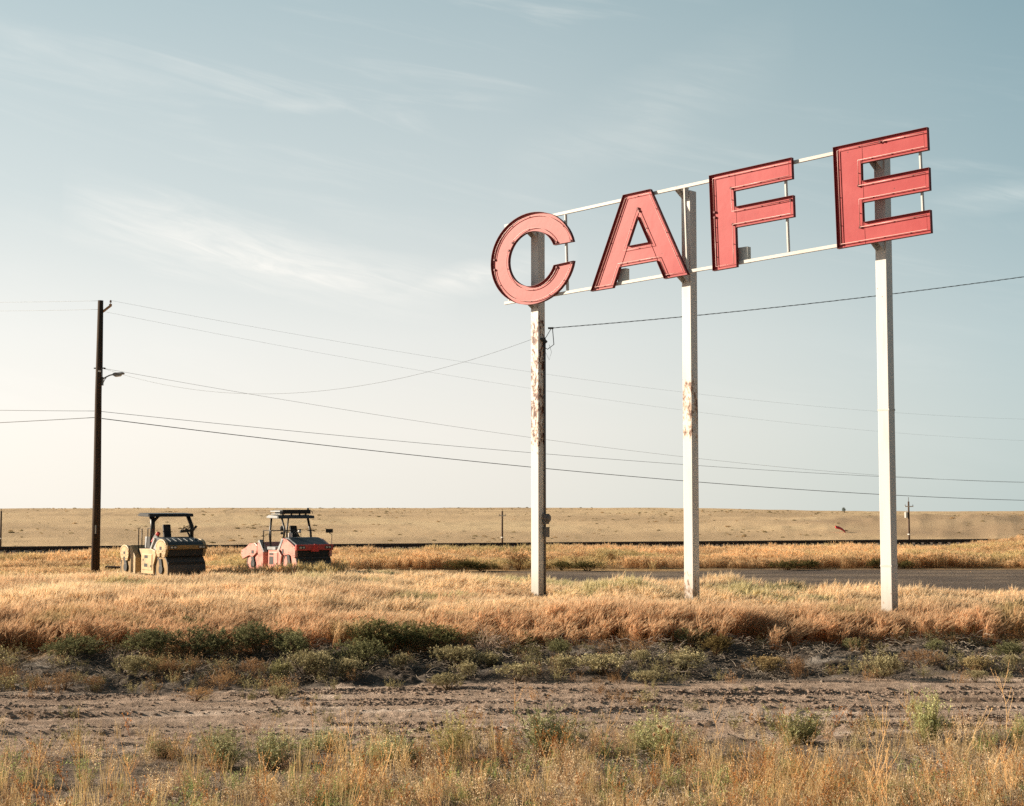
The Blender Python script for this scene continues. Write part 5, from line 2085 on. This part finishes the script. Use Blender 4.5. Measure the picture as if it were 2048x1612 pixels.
shrub(R_k, 352, 430, 1374, 1402, 'low straw coloured shrub growing on the dirt track at left', 1, (1.25, 1.3, 1.2))
Fk = 'feather'
shrub(Fk, 396, 500, 1450, 1540, 'left half of the large pale green plant pair on the near verge')
shrub(Fk, 484, 584, 1448, 1536, 'right half of the large pale green plant pair on the near verge')
shrub(Fk, 286, 366, 1468, 1512, 'low grey green plant left of the large pale green pair', 1, (1.0, .95, .95))
shrub(Fk, 576, 706, 1462, 1504, 'low spreading green plant right of the large pale green pair')
shrub(Fk, 744, 846, 1456, 1526, 'rounded pale green plant in front of the track below the dead shrub')
shrub(Fk, 866, 950, 1414, 1522, 'tall loose green plant with brown stems left of the plant by the rust streaked post', 1, (1.05, .95, .85))
shrub(Fk, 1046, 1162, 1404, 1518, 'tall bright green plant below the rust streaked sign post')
shrub(Fk, 1262, 1384, 1410, 1516, 'loose green plant with thistle heads left of the middle sign post foot', 1, (.95, .95, .9))
shrub(Fk, 1530, 1640, 1404, 1488, 'dark green plant on the verge between middle and right sign posts', 1, (1.0, .98, .9))
shrub(Fk, 1814, 1902, 1378, 1486, 'tall dark green plant on the verge right of the right hand post', 1, (.95, .97, .88))
shrub(Fk, 2018, 2064, 1420, 1484, 'green plant cut by the right border of the verge', 1, (1.0, 1.0, .9))
Dk = 'dead'
shrub(Dk, 206, 272, 1284, 1340, 'pale bare dead shrub with tangled twigs on the bank at left')
shrub(Dk, 940, 1014, 1250, 1308, 'bare dead shrub with branching pale twigs at the grass edge below the letter C', 1, (.95, .9, .85))
shrub(Dk, 1552, 1604, 1292, 1336, 'curled dead twigs arching over the bank right of the middle post', 1, (.95, .9, .85))
shrub(Dk, 1146, 1206, 1528, 1586, 'pale twig tangle lying among the near weeds below the tall bright green plant', 1, (1.35, 1.35, 1.35))
# bushes along the far road
for a_ in ((S, 896, 948, 1119, 1144, 'low dark bush at the far road edge left of the brown tumbleweed'), (S, 940, 990, 1122, 1143, 'small green bush at the far road edge beside the brown tumbleweed'),
           (R_k, 1008, 1066, 1108, 1141, 'big brown tumbleweed at the far road edge beside the rust streaked post'), (S, 1100, 1142, 1122, 1141, 'flat dark bush on the far road edge right of the rust streaked post'),
           (S, 1150, 1200, 1122, 1142, 'dark bush at the far road edge below the letter A'), (R_k, 1212, 1236, 1110, 1132, 'tiny brown bush behind the far road below the letter A'),
           (S, 1546, 1600, 1118, 1140, 'dark green bush at the far road edge left of the right hand post'), (S, 1598, 1636, 1120, 1138, 'smaller dark bush next to the one left of the right hand post'),
           (S, 1736, 1772, 1117, 1138, 'dark bush at the far road edge touching the right hand post'), (S, 1792, 1822, 1120, 1138, 'dark bush at the far road edge just right of the right hand post'),
           (R_k, 1856, 1898, 1100, 1124, 'brown bush on the mound beyond the far road at right')):
    shrub(*a_, far=True, tintc=(.62, .54, .42))

# the lone tree on the skyline
p = onground(1688.5, 1021)
Yt = 640.0
p = at(1688.5, 1021, Yt)
p.z = tz(p.x, p.y)
tr = thing('skyline_tree', 'tiny lone dark tree on the skyline right of the letter F', 'tree', p)
f_, s_ = KIND['sage'][0]
o1 = mesh_obj('crown', f_, None, tr)
o1.scale = (1.9, 1.9, 3.0)
o1.location = (0, 0, .2)
o1.color = (.35, .4, .4, 1)
mb = MB()
mb.tube([(0, 0, -.3), (0, 0, 1.0)], .14, 6, .08)
mb.build('trunk', M['far_wood'], tr)
